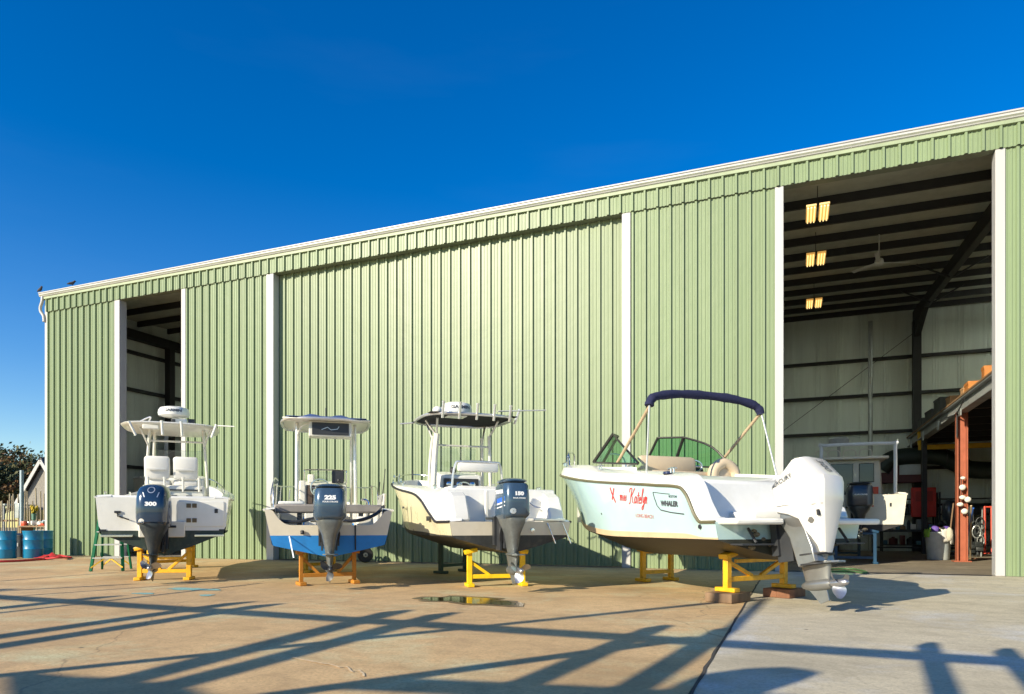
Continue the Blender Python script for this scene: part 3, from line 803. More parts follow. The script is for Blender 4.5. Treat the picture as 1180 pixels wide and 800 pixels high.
for z in (1.42, 1.14):
    q = MB(); q.bx(-.036, -.012, -.46, -.38, z-.04, z+.04); q.bx(-.036, -.012, -.56, -.48, z-.04, z+.04); q.build('hinge', mat('bronze', (.16, .11, .06), .4, .5), b1, bevel=.006)
q = MB(); q.bx(-.03, -.012, -.93, -.87, 1.28, 1.36); q.build('latch', DARK, b1, bevel=.006)
q = MB(); q.bx(-.028, -.003, .72, .82, 1.27, 1.31); q.tube([(-.02, .77, 1.28), (-.02, .76, 1.20)], .012, 6); q.tube([(-.03, .74, 1.21), (-.03, .58, 1.15)], .012, 6); q.build('transducer', DARK, b1)
for s_ in (1, -1):
    q = MB(); q.bx(-.05, .0, s_*.78-.26, s_*.78+.26, .83, .87); q.build('trim_tab', STEEL, b1, bevel=.004)
for s_ in (1, -1):
    q = MB(); q.bx(-.012, .0, s_*1.0-.05, s_*1.0+.05, .94, .97); q.build('drain', DARK, b1)
# stern coaming, leaning post with two bucket backs, console, tower
q = MB(); q.bx(.02, .55, -1.0, 1.0, 1.44, 1.60); q.build('splash_well', WHITE, b1, bevel=.03)
lp = MB(); lp.bx(2.15, 2.9, -.62, .62, 1.05, 1.92); lp.build('leaning_post', WHITE2, b1, bevel=.05)
for yc in (-.22, .34):
    q = MB(); q.box((2.28, yc, 2.30), (.14, .50, .50), Matrix.Rotation(R(-9), 3, 'Y'), bevel=.06); q.build('seat_back', VINYL, b1)
    q = MB(); q.box((2.62, yc, 1.98), (.62, .50, .14), None, bevel=.05); q.build('seat', VINYL, b1)
    q = MB(); q.box((2.185, yc, 2.26), (.03, .40, .05), Matrix.Rotation(R(-9), 3, 'Y'), bevel=.01); q.build('grab_handle', WHITEPIPE, b1)
for yc in (-.5, -.18, .18, .5):
    rod_holder(b1, (2.12, yc, 1.78), (-.12, 0, 1), WHITEPIPE)
q = MB(); q.bx(2.11, 2.15, -.55, .55, 1.62, 1.66); q.bx(2.11, 2.15, -.55, .55, 1.80, 1.83)
for yc in (-.3, 0, .3): q.bx(2.10, 2.15, yc-.06, yc+.06, 1.67, 1.70)
q.build('tackle_rack', DARK, b1, bevel=.004)
q = MB(); q.prism([(3.3, -.55, 1.05), (4.5, -.55, 1.05), (4.4, -.55, 1.95), (3.9, -.55, 2.25), (3.4, -.55, 2.15)], (0, 1.1, 0)); q.build('console', WHITE, b1, smooth=25, bevel=.04)
q = MB(); q.prism([(3.95, -.52, 2.24), (4.3, -.52, 2.05), (4.05, -.50, 2.85), (3.9, -.50, 2.85)], (0, 1.04, 0)); q.build('windshield', glass('clear_glass', (.93, .97, .95), keep=.97), b1)
HT = 3.28
for s_ in (1, -1):
    pipe(b1, [(3.1, s_*.66, 1.06), (3.0, s_*.62, 2.2), (2.85, s_*.54, HT-.02)], .032, WHITEPIPE, 'tower_leg')
    pipe(b1, [(4.1, s_*.62, 1.06), (3.9, s_*.58, 2.3), (3.65, s_*.52, HT-.02)], .032, WHITEPIPE, 'tower_leg')
    pipe(b1, [(3.0, s_*.62, 2.3), (3.1, s_*.58, 2.9), (3.4, s_*.56, HT-.03)], .022, WHITEPIPE, 'tower_brace')
    pipe(b1, [(2.86, s_*.56, 2.8), (2.6, s_*.7, HT-.12), (2.5, s_*.8, HT-.02)], .02, WHITEPIPE, 'tower_brace')
pipe(b1, [(2.92, -.58, 2.95), (2.92, .58, 2.95)], .022, WHITEPIPE, 'tower_brace')
q = MB(); rings = []
for f, zz in ((.88, -.075), (.97, -.05), (1.0, -.015), (.96, .012), (.6, .03), (.1, .035)): rings.append([Vector((3.2+1.05*f*math.copysign(abs(math.cos(a))**.55, math.cos(a)), .12+1.0*f*math.copysign(abs(math.sin(a))**.6, math.sin(a)), HT+zz)) for a in [2*PI*k/40 for k in range(40)]])
q.loft(rings); q.build('hardtop', WHITE2, b1)
for yc in (-.16, .22): rod_holder(b1, (2.10, yc, HT-.29), (-.05, .05, 1), WHITEPIPE)
rod_holder(b1, (2.2, .74, HT-.31), (-.05, .45, 1), WHITEPIPE); rod_holder(b1, (2.2, -.74, HT-.29), (-.05, -.35, 1), WHITEPIPE)
pipe(b1, [(2.6, .55, HT+.03), (2.5, .5, HT+.14), (3.2, .9, HT+.05)], .018, ALU, 'outrigger')
pipe(b1, [(2.5, -.86, HT+.02), (2.2, -1.22, HT-.02)], .012, ALU, 'outrigger')
q = MB(); q.bx(2.75, 3.05, -.22, .10, HT+.05, HT+.17); q.bx(2.74, 2.76, -.36, -.26, HT+.06, HT+.16); q.bx(2.7, 2.74, .02, .1, HT+.06, HT+.15, mi=1); q.bx(2.7, 2.76, -.38, -.24, HT+.05, HT+.17, mi=1); q.build('radar_mount', [WHITE, DARK], b1, bevel=.01)
radome(b1, (2.9, .06, HT+.22), .33, .23, 'GARMIN')
pipe(b1, [(5.2, .95, 1.85), (5.6, .93, 2.05), (7.0, .6, 2.35), (8.0, 0, 2.5), (7.0, -.6, 2.35), (5.6, -.93, 2.05), (5.2, -.95, 1.85)], .015, STEEL, 'bow_rail')
outboard(b1, (-.52, .12), 1.80, 1.04, .04, .27, .33, BLUEM, MIDG, MIDG, PROPM, lean=R(5), hp='300', style=0, steer=R(-4))

# ================================================================ boat with the blue bottom
b2 = boat_root('open_skiff_boat', 'open white skiff with bright blue bottom, 225 outboard and small canvas-topped tower', -7.28, -7.28, 38.5, 'boats lined up outside the shed')
CREAM = mat('gelcoat_cream', (.64, .58, .46), .35, var=.06, dirt=(.40, .33, .22), dirt_amt=.4, dirt_scale=3)
BLUEB = mat('bottom_paint_blue', (.012, .20, .55), .55, var=.1, scale=5, dirt=(.02, .12, .32), dirt_amt=.5, dirt_scale=4)
h2 = Hull(6.9, 2.12, keel=[(0, .50), (.55, .50), (.75, .60), (.9, .85), (1, 1.30)], chz=[(0, .72), (.4, .74), (.7, .92), (.88, 1.18), (1, 1.48)],
          chy=[(0, .88), (.4, .90), (.62, .78), (.8, .52), (.92, .24), (1, .005)], rail=[(0, 1.30), (.3, 1.34), (.6, 1.44), (.85, 1.62), (1, 1.80)],
          raily=[(0, .99), (.25, 1.0), (.55, 1.0), (.74, .86), (.88, .58), (.96, .27), (1, .008)], cap=[(0, 1.33), (.3, 1.37), (.6, 1.47), (.85, 1.65), (1, 1.84)], capin=[(0, .04), (1, .04)], inner=.12, boot=.26, rake=.6, sole=.92,
          notch=lambda y: 1.30 if abs(y) > .93 else 1.045 + .26*max(0, (abs(y)-.62)/.31)**2.2)
h2.build(b2, CREAM, BLUEB, BLUEB, WHITE2, WHITE2, transom_m=CREAM)
q = MB(); q.bx(.40, .80, -.92, .92, 1.26, 1.41); q.build('stern_bench', mat('bench_grey', (.24, .22, .20), .6, var=.2), b2, bevel=.03)
for yc in (-.55, .5): q = MB(); q.bx(.45, .55, yc-.04, yc+.04, .92, 1.27); q.build('bench_leg', DARK, b2)
q = MB(); q.bx(.85, 1.3, -.4, .1, .92, 1.20); q.build('tackle_box', WHITE2, b2, bevel=.03)
q = MB(); q.bx(.2, .5, -.75, -.45, .92, 1.2); q.build('bait_bucket', WHITE2, b2, bevel=.05)
q = MB(); q.tube(smooth_path([(.1, .85, 1.12), (.12, .55, 1.1), (.15, .2, 1.16), (.12, -.4, 1.12), (.15, -.75, 1.22), (.2, -.93, 1.38)]), .03, 8); q.build('hose', DARK, b2)
q = MB(); q.tube([(-.02, -.42, 1.05), (-.03, -.42, .62)], .012, 6); q.tube([(-.02, .45, .95), (-.04, .45, .9)], .03, 8); q.build('drain_hose', BLACK, b2)
V, F = stroke([(0, 0), (.08, -.34)], .02); wrap(h2.ttree, V, F, (-.5, .66, .86), (0, -1, 0), (0, 0, 1), 'stripe', LETW, b2, .005)
q = MB(); q.prism([(2.5, -.42, .92), (3.4, -.42, .92), (3.3, -.42, 1.7), (2.95, -.42, 1.98), (2.52, -.42, 1.86)], (0, .84, 0)); q.build('console', WHITE2, b2, smooth=25, bevel=.03)
q = MB(); q.bx(2.47, 2.53, -.36, .38, 1.48, 1.86); q.build('dash_panel', mat('dash_brown', (.10, .07, .05), .6, var=.4), b2, bevel=.01)
for yc, zc_ in ((-.2, 1.76), (.0, 1.78), (.2, 1.74)):
    q = MB(); q.lathe([(.06, 0), (.065, .02), (.05, .03)], c=(2.44, yc, zc_), axis='X', n=16); q.build('gauge', STEEL, b2)
q = MB(); q.tube([(2.34, .18*math.cos(a*PI/12)+.12, 1.80+.18*math.sin(a*PI/12)) for a in range(24)], .014, 6, closed=True); q.tube([(2.34, -.05, 1.80), (2.34, .29, 1.80)], .012, 6); q.tube([(2.34, .12, 1.80), (2.50, .12, 1.76)], .02, 6); q.build('steering_wheel', STEEL, b2)
q = MB(); q.bx(2.6, 2.7, -.36, -.12, 1.92, 2.18); q.build('chart_plotter', DARK, b2, bevel=.012)
q = MB(); q.bx(2.7, 2.8, .22, .36, 1.92, 2.10); q.build('compass', WHITE2, b2, bevel=.03)
q = MB(); q.prism([(2.98, -.40, 1.82), (3.02, -.40, 1.80), (2.86, -.38, 2.16), (2.83, -.38, 2.16)], (0, .8, 0)); q.build('windshield', glass('clear_glass', (.93, .97, .95), keep=.97), b2)
pipe(b2, [(2.88, -.42, 1.8), (2.84, -.42, 2.14), (2.84, -.36, 2.2), (2.84, .36, 2.2), (2.84, .42, 2.14), (2.88, .42, 1.8)], .014, STEEL, 'grab_rail', per=3)
HT2 = 3.10
for s_ in (1, -1):
    pipe(b2, [(2.3, s_*.58, .95), (2.3, s_*.56, HT2-.02)], .036, ALU, 'tower_leg')
    pipe(b2, [(3.3, s_*.55, .95), (3.1, s_*.54, HT2-.02)], .03, ALU, 'tower_leg')
    pipe(b2, [(2.3, s_*.56, HT2-.28), (2.2, s_*.48, HT2-.1), (2.1, s_*.3, HT2-.03)], .016, ALU, 'tower_brace')
q = MB(); q.tube([Vector((2.65+1.0*math.copysign(abs(math.cos(a))**.6, math.cos(a)), .86*math.copysign(abs(math.sin(a))**.6, math.sin(a)), HT2)) for a in [2*PI*k/40 for k in range(40)]], .028, 8, closed=True); q.build('top_frame', ALU, b2)
CANV = mat('canvas_blue', (.035, .075, .23), .8, var=.15, bump=.1)
rows = []
for i in range(13):
    u = -1+2*i/12; row = []
    for j in range(17):
        v = -1+2*j/16
        z = .03 + .10*(1-abs(u)**2.2)*(1-abs(v)**2)**.8 + .10*math.exp(-((v-.36)**2+(u*.6)**2)*16) + .10*math.exp(-((v+.36)**2+(u*.6)**2)*16)
        row.append(Vector((2.65+.97*u, .84*v*(1-.12*u*u), HT2+z)))
    rows.append(row)
q = MB(); q.grid(rows); q.build('canvas_top', CANV, b2, solid=.012)
rows = [[Vector((2.65+.95*u, .82*v, HT2+.0)) for v in (-1, -.5, 0, .5, 1)] for u in (-1, -.5, 0, .5, 1)]
q = MB(); q.grid(rows); q.build('top_panel', WHITE2, b2, solid=.02)
q = MB(); q.bx(1.85, 2.25, -.48, .34, HT2-.32, HT2-.02); q.build('electronics_box', WHITE2, b2, bevel=.02)
q = MB(); q.bx(1.835, 1.852, -.42, .28, HT2-.29, HT2-.05); eb = q.build('box_door', DARK, b2, bevel=.006)
V, F = stroke([(-.16, -.02), (-.05, .03), (.02, -.02), (.14, .0), (.17, .05)], .012); tr_ = MB().bx(1.835, 1.852, -.42, .28, HT2-.29, HT2-.05); wrap(tr_.bvh(), V, F, (1.5, -.06, HT2-.17), (0, -1, 0), (0, 0, 1), 'emblem', ALU, b2)
pipe(b2, [(2.6, 0, HT2+.2), (2.6, 0, HT2+.36)], .014, DARK, 'anchor_light')
for s_ in (1, -1):
    pipe(b2, [(2.0, s_*1.0, 1.38), (2.1, s_*1.0, 1.72), (2.6, s_*1.0, 1.86), (4.2, s_*.95, 1.92), (5.6, s_*.62, 2.0), (6.5, s_*.2, 2.06), (6.6, 0, 2.07)], .014, STEEL, 'side_rail')
    for x in (3.2, 4.4, 5.4):
        t = x/6.9; pipe(b2, [(x, s_*(h2.raily(t)*1.06-.05), h2.cap(t)), (x-.04, s_*(h2.raily(t)*1.06-.09), 1.92)], .012, STEEL, 'rail_post')
for x in (1.0, 1.35, 1.7, 2.0): rod_holder(b2, (x, -1.0, 1.33), (-.2, -.05, 1), ALU if x > 1.2 else WHITEPIPE)
outboard(b2, (-.50, .02), 1.71, 1.11, .11, .255, .31, BLUEM2, GEAR, GEAR, DARK, lean=R(2), hp='225', style=1)

# ================================================================ cream-sided boat with the 150
b3 = boat_root('t_top_boat', 'cream-sided boat with black-lined T-top, white radar dome and 150 outboard on bright yellow stand', -4.12*1.03, -17.05+10.19*1.03, 43.5, 'boats lined up outside the shed')
PALEY = mat('gelcoat_pale_yellow', (.70, .64, .42), .28, var=.05, coat=.3, dirt=(.6, .52, .33), dirt_amt=.3, dirt_scale=1.2)
BOT3 = mat('bottom_dark', (.03, .032, .03), .6, var=.3, scale=5, dirt=(.18, .15, .10), dirt_amt=.4, dirt_scale=6)
h3 = Hull(6.7, 2.20, keel=[(0, .58), (.5, .58), (.72, .68), (.9, 1.0), (1, 1.42)], chz=[(0, .86), (.4, .88), (.7, 1.05), (.88, 1.36), (1, 1.68)],
          chy=[(0, .92), (.4, .92), (.62, .78), (.8, .50), (.92, .22), (1, .005)], rail=[(0, 1.10), (.10, 1.10), (.16, 1.24), (.25, 1.50), (.32, 1.62), (.5, 1.76), (.75, 1.97), (1, 2.16)],
          raily=[(0, .96), (.25, 1.0), (.55, 1.0), (.74, .86), (.88, .58), (.96, .27), (1, .008)], cap=[(0, 1.135), (.025, 1.14), (.06, 1.50), (.12, 1.62), (.25, 1.72), (.4, 1.80), (.6, 1.90), (1, 2.20)], capin=[(0, .04), (.05, .20), (.2, .22), (.45, .10), (1, .05)], inner=.16, boot=.08, rake=.7, flare=1.4, sole=1.0,
          notch=lambda y: 1.10)
h3.build(b3, PALEY, BOT3, BOT3, WHITE, BLACK, transom_m=CREAM)
# stern: wide well with white bulkheads and quarter seats
q = MB(); q.prism([(.34, -.98, 1.06), (.75, -.98, 1.06), (.75, -.98, 1.66), (.46, -.98, 1.66)], (0, 1.96, 0)); q.build('transom_bulkhead', WHITE, b3, smooth=25, bevel=.02)
for s_ in (1, -1):
    q = MB(); q.prism([(.04, s_*.70, 1.11), (.38, s_*.70, 1.11), (.40, s_*.70, 1.60), (.22, s_*.70, 1.52), (.06, s_*.70, 1.22)], (0, s_*.27, 0)); q.build('stern_quarter', WHITE, b3, smooth=25, bevel=.03)
for yc in (.33, -.33): q = MB(); q.bx(.28, .35, yc-.03, yc+.03, 1.10, 1.62); q.build('well_partition', WHITE, b3, bevel=.015)
q = MB(); q.tube(smooth_path([(.31, -.42, 1.44), (.28, -.56, 1.35), (.29, -.80, 1.36), (.31, -.86, 1.44)]), .012, 6); q.build('grab_rail', STEEL, b3)
q = MB(); q.bx(.0, .30, -.96, -.40, 1.112, 1.16); q.build('boarding_step', ALU, b3, bevel=.01)
q = MB()
for yc in (-.90, -.62): q.tube([(-.03, yc, 1.08), (-.10, yc-.12, .74)], .012, 6)
q.build('boarding_ladder', STEEL, b3)
for yc in (.28, -.36): 
    q = MB(); q.lathe([(.035, 0), (.035, -.02), (.02, -.022)], c=(-.004, yc, .96), axis='X', n=14); q.build('through_hull', STEEL, b3)
q = MB(); q.bx(1.75, 2.35, -.50, .50, 1.0, 1.66); q.build('cooler_seat', WHITE, b3, bevel=.04)
q = MB(); q.box((2.05, 0, 1.72), (.62, 1.0, .12), None, bevel=.04); q.build('seat', VINYL, b3)
pipe(b3, [(1.72, .50, 1.05), (1.74, .50, 1.70), (1.72, .44, 2.16), (1.70, .3, 2.22), (1.70, -.3, 2.22), (1.72, -.44, 2.16), (1.74, -.50, 1.70), (1.72, -.50, 1.05)], .022, ALU, 'backrest_frame', per=4)
q = MB(); q.box((1.72, 0, 2.12), (.10, .80, .17), None, bevel=.04); q.build('backrest', VINYL, b3)
q = MB(); q.bx(1.70, 1.75, -.5, .5, 1.62, 1.66); q.ball((1.70, .28, 1.55), .06, mi=1); q.build('life_ring_light', [ALU, mat('red_plastic', (.7, .07, .02), .4)], b3)
q = MB(); q.prism([(2.75, -.45, 1.0), (3.6, -.45, 1.0), (3.5, -.45, 1.8), (3.2, -.45, 2.15), (2.8, -.45, 2.05)], (0, .9, 0)); q.build('console', WHITE, b3, smooth=25, bevel=.04)
q = MB(); q.bx(2.735, 2.80, -.36, .36, 1.62, 1.98); q.build('dash_panel', DARK, b3, bevel=.01)
for yc in (-.22, .05, .26):
    q = MB(); q.lathe([(.055, 0), (.06, -.02), (.045, -.03)], c=(2.735, yc, 1.86), axis='X', n=16); q.build('gauge', STEEL, b3)
q = MB(); q.tube([(2.6, .18*math.cos(a*PI/12), 1.72+.18*math.sin(a*PI/12)) for a in range(24)], .014, 6, closed=True); q.tube([(2.6, -.17, 1.72), (2.6, .17, 1.72)], .012, 6); q.tube([(2.6, 0, 1.72), (2.76, 0, 1.74)], .02, 6); q.build('steering_wheel', STEEL, b3)
q = MB(); q.ball((3.0, .1, 2.16), .07); q.build('compass', BLACK, b3)
q = MB(); q.prism([(3.28, -.44, 2.08), (3.32, -.44, 2.06), (3.12, -.42, 2.62), (3.09, -.42, 2.62)], (0, .86, 0)); q.build('windshield', glass('clear_glass', (.93, .97, .95), keep=.97), b3)
HT3 = 3.12
for s_ in (1, -1):
    pipe(b3, [(2.70, s_*.60, 1.02), (2.68, s_*.58, 2.2), (2.62, s_*.54, HT3-.28)], .06 if s_ > 0 else .034, WHITEPIPE, 'tower_leg')
    pipe(b3, [(3.15, s_*.58, 1.02), (3.1, s_*.56, 2.2), (3.0, s_*.52, HT3-.28)], .032, WHITEPIPE, 'tower_leg')
    for dx in (-.42, .0, .40): pipe(b3, [(2.64 if dx < .3 else 3.0, s_*.54, HT3-.32), (2.72+dx, s_*(.62 if dx else .74), HT3-.02)], .022, ALU, 'tower_brace')
q = MB(); q.tube([Vector((2.62+.84*math.copysign(abs(math.cos(a))**.6, math.cos(a)), .90*math.copysign(abs(math.sin(a))**.6, math.sin(a)), HT3)) for a in [2*PI*k/40 for k in range(40)]], .028, 8, closed=True); q.build('top_frame', ALU, b3)
rows = []
for i in range(9):
    u = -1+2*i/8; rows.append([Vector((2.62+.80*u*(1-.10*v*v), .86*v, HT3+.02+.07*(1-u*u)*(1-v*v))) for v in [-1+2*j/10 for j in range(11)]])
q = MB(); q.grid(rows); q.build('canvas_top', mat('canvas_black', (.018, .018, .02), .85, var=.2), b3, solid=.014)
for yc in (-.66, -.34, 0, .34, .66): rod_holder(b3, (1.80, yc, HT3-.10), (-.28, .0, 1), ALU)
rod_holder(b3, (2.2, -.92, HT3-.08), (-.3, -.3, 1), ALU)
pipe(b3, [(2.0, -.5, HT3+.12), (2.2, -1.6, HT3+.24)], .013, WHITEPIPE, 'antenna')
pipe(b3, [(3.4, .8, HT3+.02), (3.5, 1.08, HT3-.0)], .014, ALU, 'outrigger')
q = MB(); q.bx(2.5, 2.8, -.05, .35, HT3+.06, HT3+.17); q.build('radar_mount', WHITE, b3, bevel=.02)
q = MB(); q.ball((2.55, .55, HT3+.16), .10, (1, 1, .8)); q.build('gps_puck', WHITE, b3)
radome(b3, (2.75, .10, HT3+.12), .31, .25, 'GARMIN')
pipe(b3, [(4.6, .98, 1.88), (4.7, .96, 2.06), (6.0, .62, 2.22), (6.75, .0, 2.34), (6.0, -.62, 2.22), (4.7, -.96, 2.06), (4.6, -.98, 1.88)], .013, STEEL, 'bow_rail')
for s_ in (1, -1):
    for x in (5.4, 6.2):
        t = x/6.9; pipe(b3, [(x, s_*(h3.raily(t)*1.1-.05), h3.cap(t)), (x, s_*(h3.raily(t)*1.1-.09), h3.cap(t)+.18)], .011, STEEL, 'rail_post')
pipe(b3, [(6.7, .05, 2.18), (6.7, .05, 2.44)], .016, DARK, 'bow_light')
q = MB(); q.bx(1.05, 1.25, 1.098, 1.11, 1.12, 1.2); q.bx(3.0, 3.14, 1.10, 1.112, 1.38, 1.42); q.build('vent', DARK, b3, bevel=.004)
outboard(b3, (-.47, .18), 1.77, 1.14, .12, .215, .30, BLUEM2, GEAR, GEAR, PROPM, lean=R(1), hp='150', style=1)

# ================================================================ pale blue bowrider with the big white motor
b4 = boat_root('bowrider_boat', 'pale aqua bowrider with navy bimini, green-tinted windshield and huge white 300 outboard', -.02, -7.34, 44, 'boats lined up outside the shed')
AQUA = mat('gelcoat_pale_aqua', (.44, .615, .63), .14, var=.03, coat=.8, dirt=(.5, .6, .55), dirt_amt=.2, dirt_scale=1.5)
TANB = mat('bottom_tan_grey', (.036, .036, .026), .55, var=.25, scale=4, dirt=(.03, .03, .025), dirt_amt=.6, dirt_scale=3)
BOOT4 = mat('boot_stripe_beige', (.60, .46, .29), .4, var=.1)
h4 = Hull(6.12, 2.48, keel=[(0, .58), (.5, .56), (.70, .64), (.85, .92), (.95, 1.32), (1, 1.62)], chz=[(0, .86), (.4, .87), (.65, .97), (.82, 1.22), (.93, 1.58), (1, 1.86)],
          chy=[(0, .93), (.4, .93), (.60, .82), (.78, .56), (.90, .27), (1, .005)], rail=[(0, 1.08), (.045, 1.08), (.058, 1.14), (.094, 1.46), (.114, 1.545), (.2, 1.60), (.5, 1.76), (.75, 1.95), (1, 2.14)],
          raily=[(0, .97), (.2, 1.0), (.55, 1.0), (.74, .86), (.87, .58), (.95, .28), (1, .012)], cap=[(0, 1.12), (.02, 1.13), (.05, 1.28), (.10, 1.62), (.125, 1.72), (.2, 1.78), (.5, 1.96), (.66, 2.11), (.85, 2.19), (1, 2.165)], capin=[(0, .05), (.05, .12), (.12, .22), (.4, .20), (.7, .22), (1, .10)], inner=.12, boot=.10, rake=.85, flare=1.0, sole=1.10, deckstart=.80, notch=lambda y: 1.08)
h4.build(b4, AQUA, TANB, BOOT4, WHITE, mat('rub_rail_olive', (.14, .13, .07), .4, var=.1))
# swim platform and the tall stern seat bulkhead
q = MB(); q.bx(-.34, .10, .42, 1.16, 1.045, 1.125); q.build('swim_platform', WHITE, b4, bevel=.03)
q = MB(); q.bx(-.34, .10, -1.20, -.42, 1.045, 1.125); q.build('swim_platform', WHITE, b4, bevel=.03)
q = MB(); q.prism([(.70, -1.04, 1.10), (1.25, -1.04, 1.10), (1.50, -1.04, 1.745), (1.12, -1.04, 1.745), (.86, -1.04, 1.66)], (0, 2.02, 0)); q.build('stern_bulkhead', WHITE, b4, smooth=25, bevel=.04)
q = MB(); q.prism([(.06, -1.10, 1.13), (.95, -1.10, 1.13), (.95, -1.10, 1.70), (.60, -1.10, 1.55), (.12, -1.10, 1.28)], (0, .30, 0)); q.build('stern_quarter', WHITE, b4, smooth=25, bevel=.04)
q = MB(); q.box((.52, -.2, 1.17), (.62, 1.2, .10), None, bevel=.03); q.build('sun_pad', VINYL, b4)
for s_, y0 in ((1, .72), (-1, -.80)):
    q = MB(); q.bx(-.22, .0, y0-.25, y0+.25, .79, .81); q.tube([(-.03, y0, 1.0), (-.18, y0, .82)], .018, 8); q.build('trim_tab', DARK, b4)
q = MB()
for k in range(26):
    a = random.uniform(-.7, .7); q.ball((random.uniform(-.05, .02), a, random.uniform(.68, .98)), random.uniform(.02, .05), (1, 1.3, .8), seg=8)
q.build('barnacle_growth', mat('growth', (.18, .15, .10), .9, var=.6, scale=30, bump=.5), b4)
# seats showing above the coaming
q = MB(); q.box((2.75, .02, 2.04), (.18, 1.12, .30), None, bevel=.08); q.build('lounge_back', TANV, b4)
q = MB(); q.box((2.58, .02, 1.86), (.5, 1.12, .12), None, bevel=.05); q.build('lounge_seat', TANV, b4)
q = MB(); q.tube(smooth_path([(2.25, -.98, 1.74), (2.25, -.95, 1.95), (2.27, -.76, 2.06), (2.27, -.57, 1.95), (2.27, -.54, 1.76)]), .09, 10); q.build('helm_seat', TANV, b4)
q = MB(); q.box((2.30, -.76, 1.86), (.12, .40, .30), None, bevel=.04); q.build('seat_insert', TANV, b4)
q = MB(); q.tube([(2.72, -.50+.17*math.cos(a*PI/12), 2.04+.10*math.sin(a*PI/12)) for a in range(24)], .018, 6, closed=True); q.tube([(2.72, -.67, 2.04), (2.72, -.33, 2.04)], .014, 6); q.tube([(2.72, -.50, 2.04), (2.9, -.50, 1.95)], .025, 8); q.build('steering_wheel', STEEL, b4)
q = MB(); q.box((2.90, -.50, 1.92), (.3, .5, .22), None, bevel=.05); q.build('dash', DARK, b4)
TINT = glass('green_tint_glass', (.36, .70, .47), keep=.93)
WS = mat('windshield_frame', (.05, .048, .042), .35, .5)
def sh_(L_, dx): return [(x-dx, y, z) for x, y, z in L_]
bp_ = {1: sh_([(2.5, 1.02, 1.97), (3.4, .99, 2.06), (4.25, .82, 2.15), (4.66, .40, 2.19)], .46), -1: sh_([(2.85, -1.0, 1.98), (3.5, -.97, 2.06), (4.25, -.80, 2.14), (4.62, -.42, 2.18)], .55)}
tp_ = {1: sh_([(2.55, .98, 1.99), (3.25, .86, 2.36), (3.82, .68, 2.60), (4.2, .36, 2.63)], .46), -1: sh_([(2.88, -.97, 2.00), (3.25, -.86, 2.38), (3.80, -.68, 2.60), (4.18, -.40, 2.62)], .55)}
for s_ in (1, -1):
    B_, T_ = bp_[s_], tp_[s_]
    q = MB(); q.grid([B_[:3], T_[:3]]); q.build('windshield', TINT, b4)
    q = MB(); q.grid([B_[2:], T_[2:]]); q.build('windshield', TINT, b4)
    q = MB(); q.tube(smooth_path(T_[:3], 4) + [Vector(T_[3])], .018, 8); q.tube([B_[2], T_[2]], .030, 8); q.tube([B_[3], T_[3]], .024, 8); q.tube(B_, .016, 8); q.build('windshield_frame', WS, b4)
# bimini rolled in its boot
NAVY = mat('canvas_navy', (.012, .015, .055), .85, var=.2, scale=14, bump=.25, bscale=25)
arch = [(1.72, 1.03, 2.80), (1.73, 1.00, 2.88), (1.75, .88, 2.955), (1.78, .5, 3.02), (1.8, 0, 3.04), (1.78, -.5, 3.02), (1.75, -.88, 2.955), (1.73, -1.01, 2.88), (1.72, -1.04, 2.80)]
P_ = smooth_path(arch, 5); q = MB(); q.tube(P_, [.066+.005*math.sin(i*1.1)+.003*math.sin(i*2.7) for i in range(len(P_))], 12); q.build('bimini_boot', NAVY, b4)
for s_ in (1, -1):
    pipe(b4, [(1.72, s_*1.02, 2.80), (2.72, s_*.98, 2.04)], .025, mat('canvas_tan', (.42, .32, .2), .8, var=.2), 'bimini_leg')
    pipe(b4, [(1.70, s_*1.04, 2.80), (1.78 if s_ > 0 else 1.35, s_*1.04, 1.80 if s_ > 0 else 1.74)], .014, ALU, 'bimini_strut')
for s_ in (1, -1):
    pipe(b4, [(5.1, s_*.64, 2.21), (5.2, s_*.60, 2.44), (5.5, s_*.46, 2.50), (5.7, s_*.32, 2.22)], .016, STEEL, 'bow_rail', per=4)
pipe(b4, [(5.35, .56, 2.19), (5.4, .52, 2.46), (5.75, .2, 2.50), (5.88, .14, 2.21)], .014, STEEL, 'bow_rail', per=4)
q = MB(); q.bx(6.0, 6.24, -.06, .06, 2.15, 2.20); q.build('anchor_roller', STEEL, b4, bevel=.01)
q = MB(); q.lathe([(.07, 0), (.06, .03), (.02, .04)], c=(1.15, 1.10, 1.755), n=14); q.build('fuel_cap', mat('cap_navy', (.02, .03, .08), .3), b4)
q = MB(); q.bx(3.4, 3.54, 1.15, 1.175, 1.93, 1.97); q.build('vent', DARK, b4)
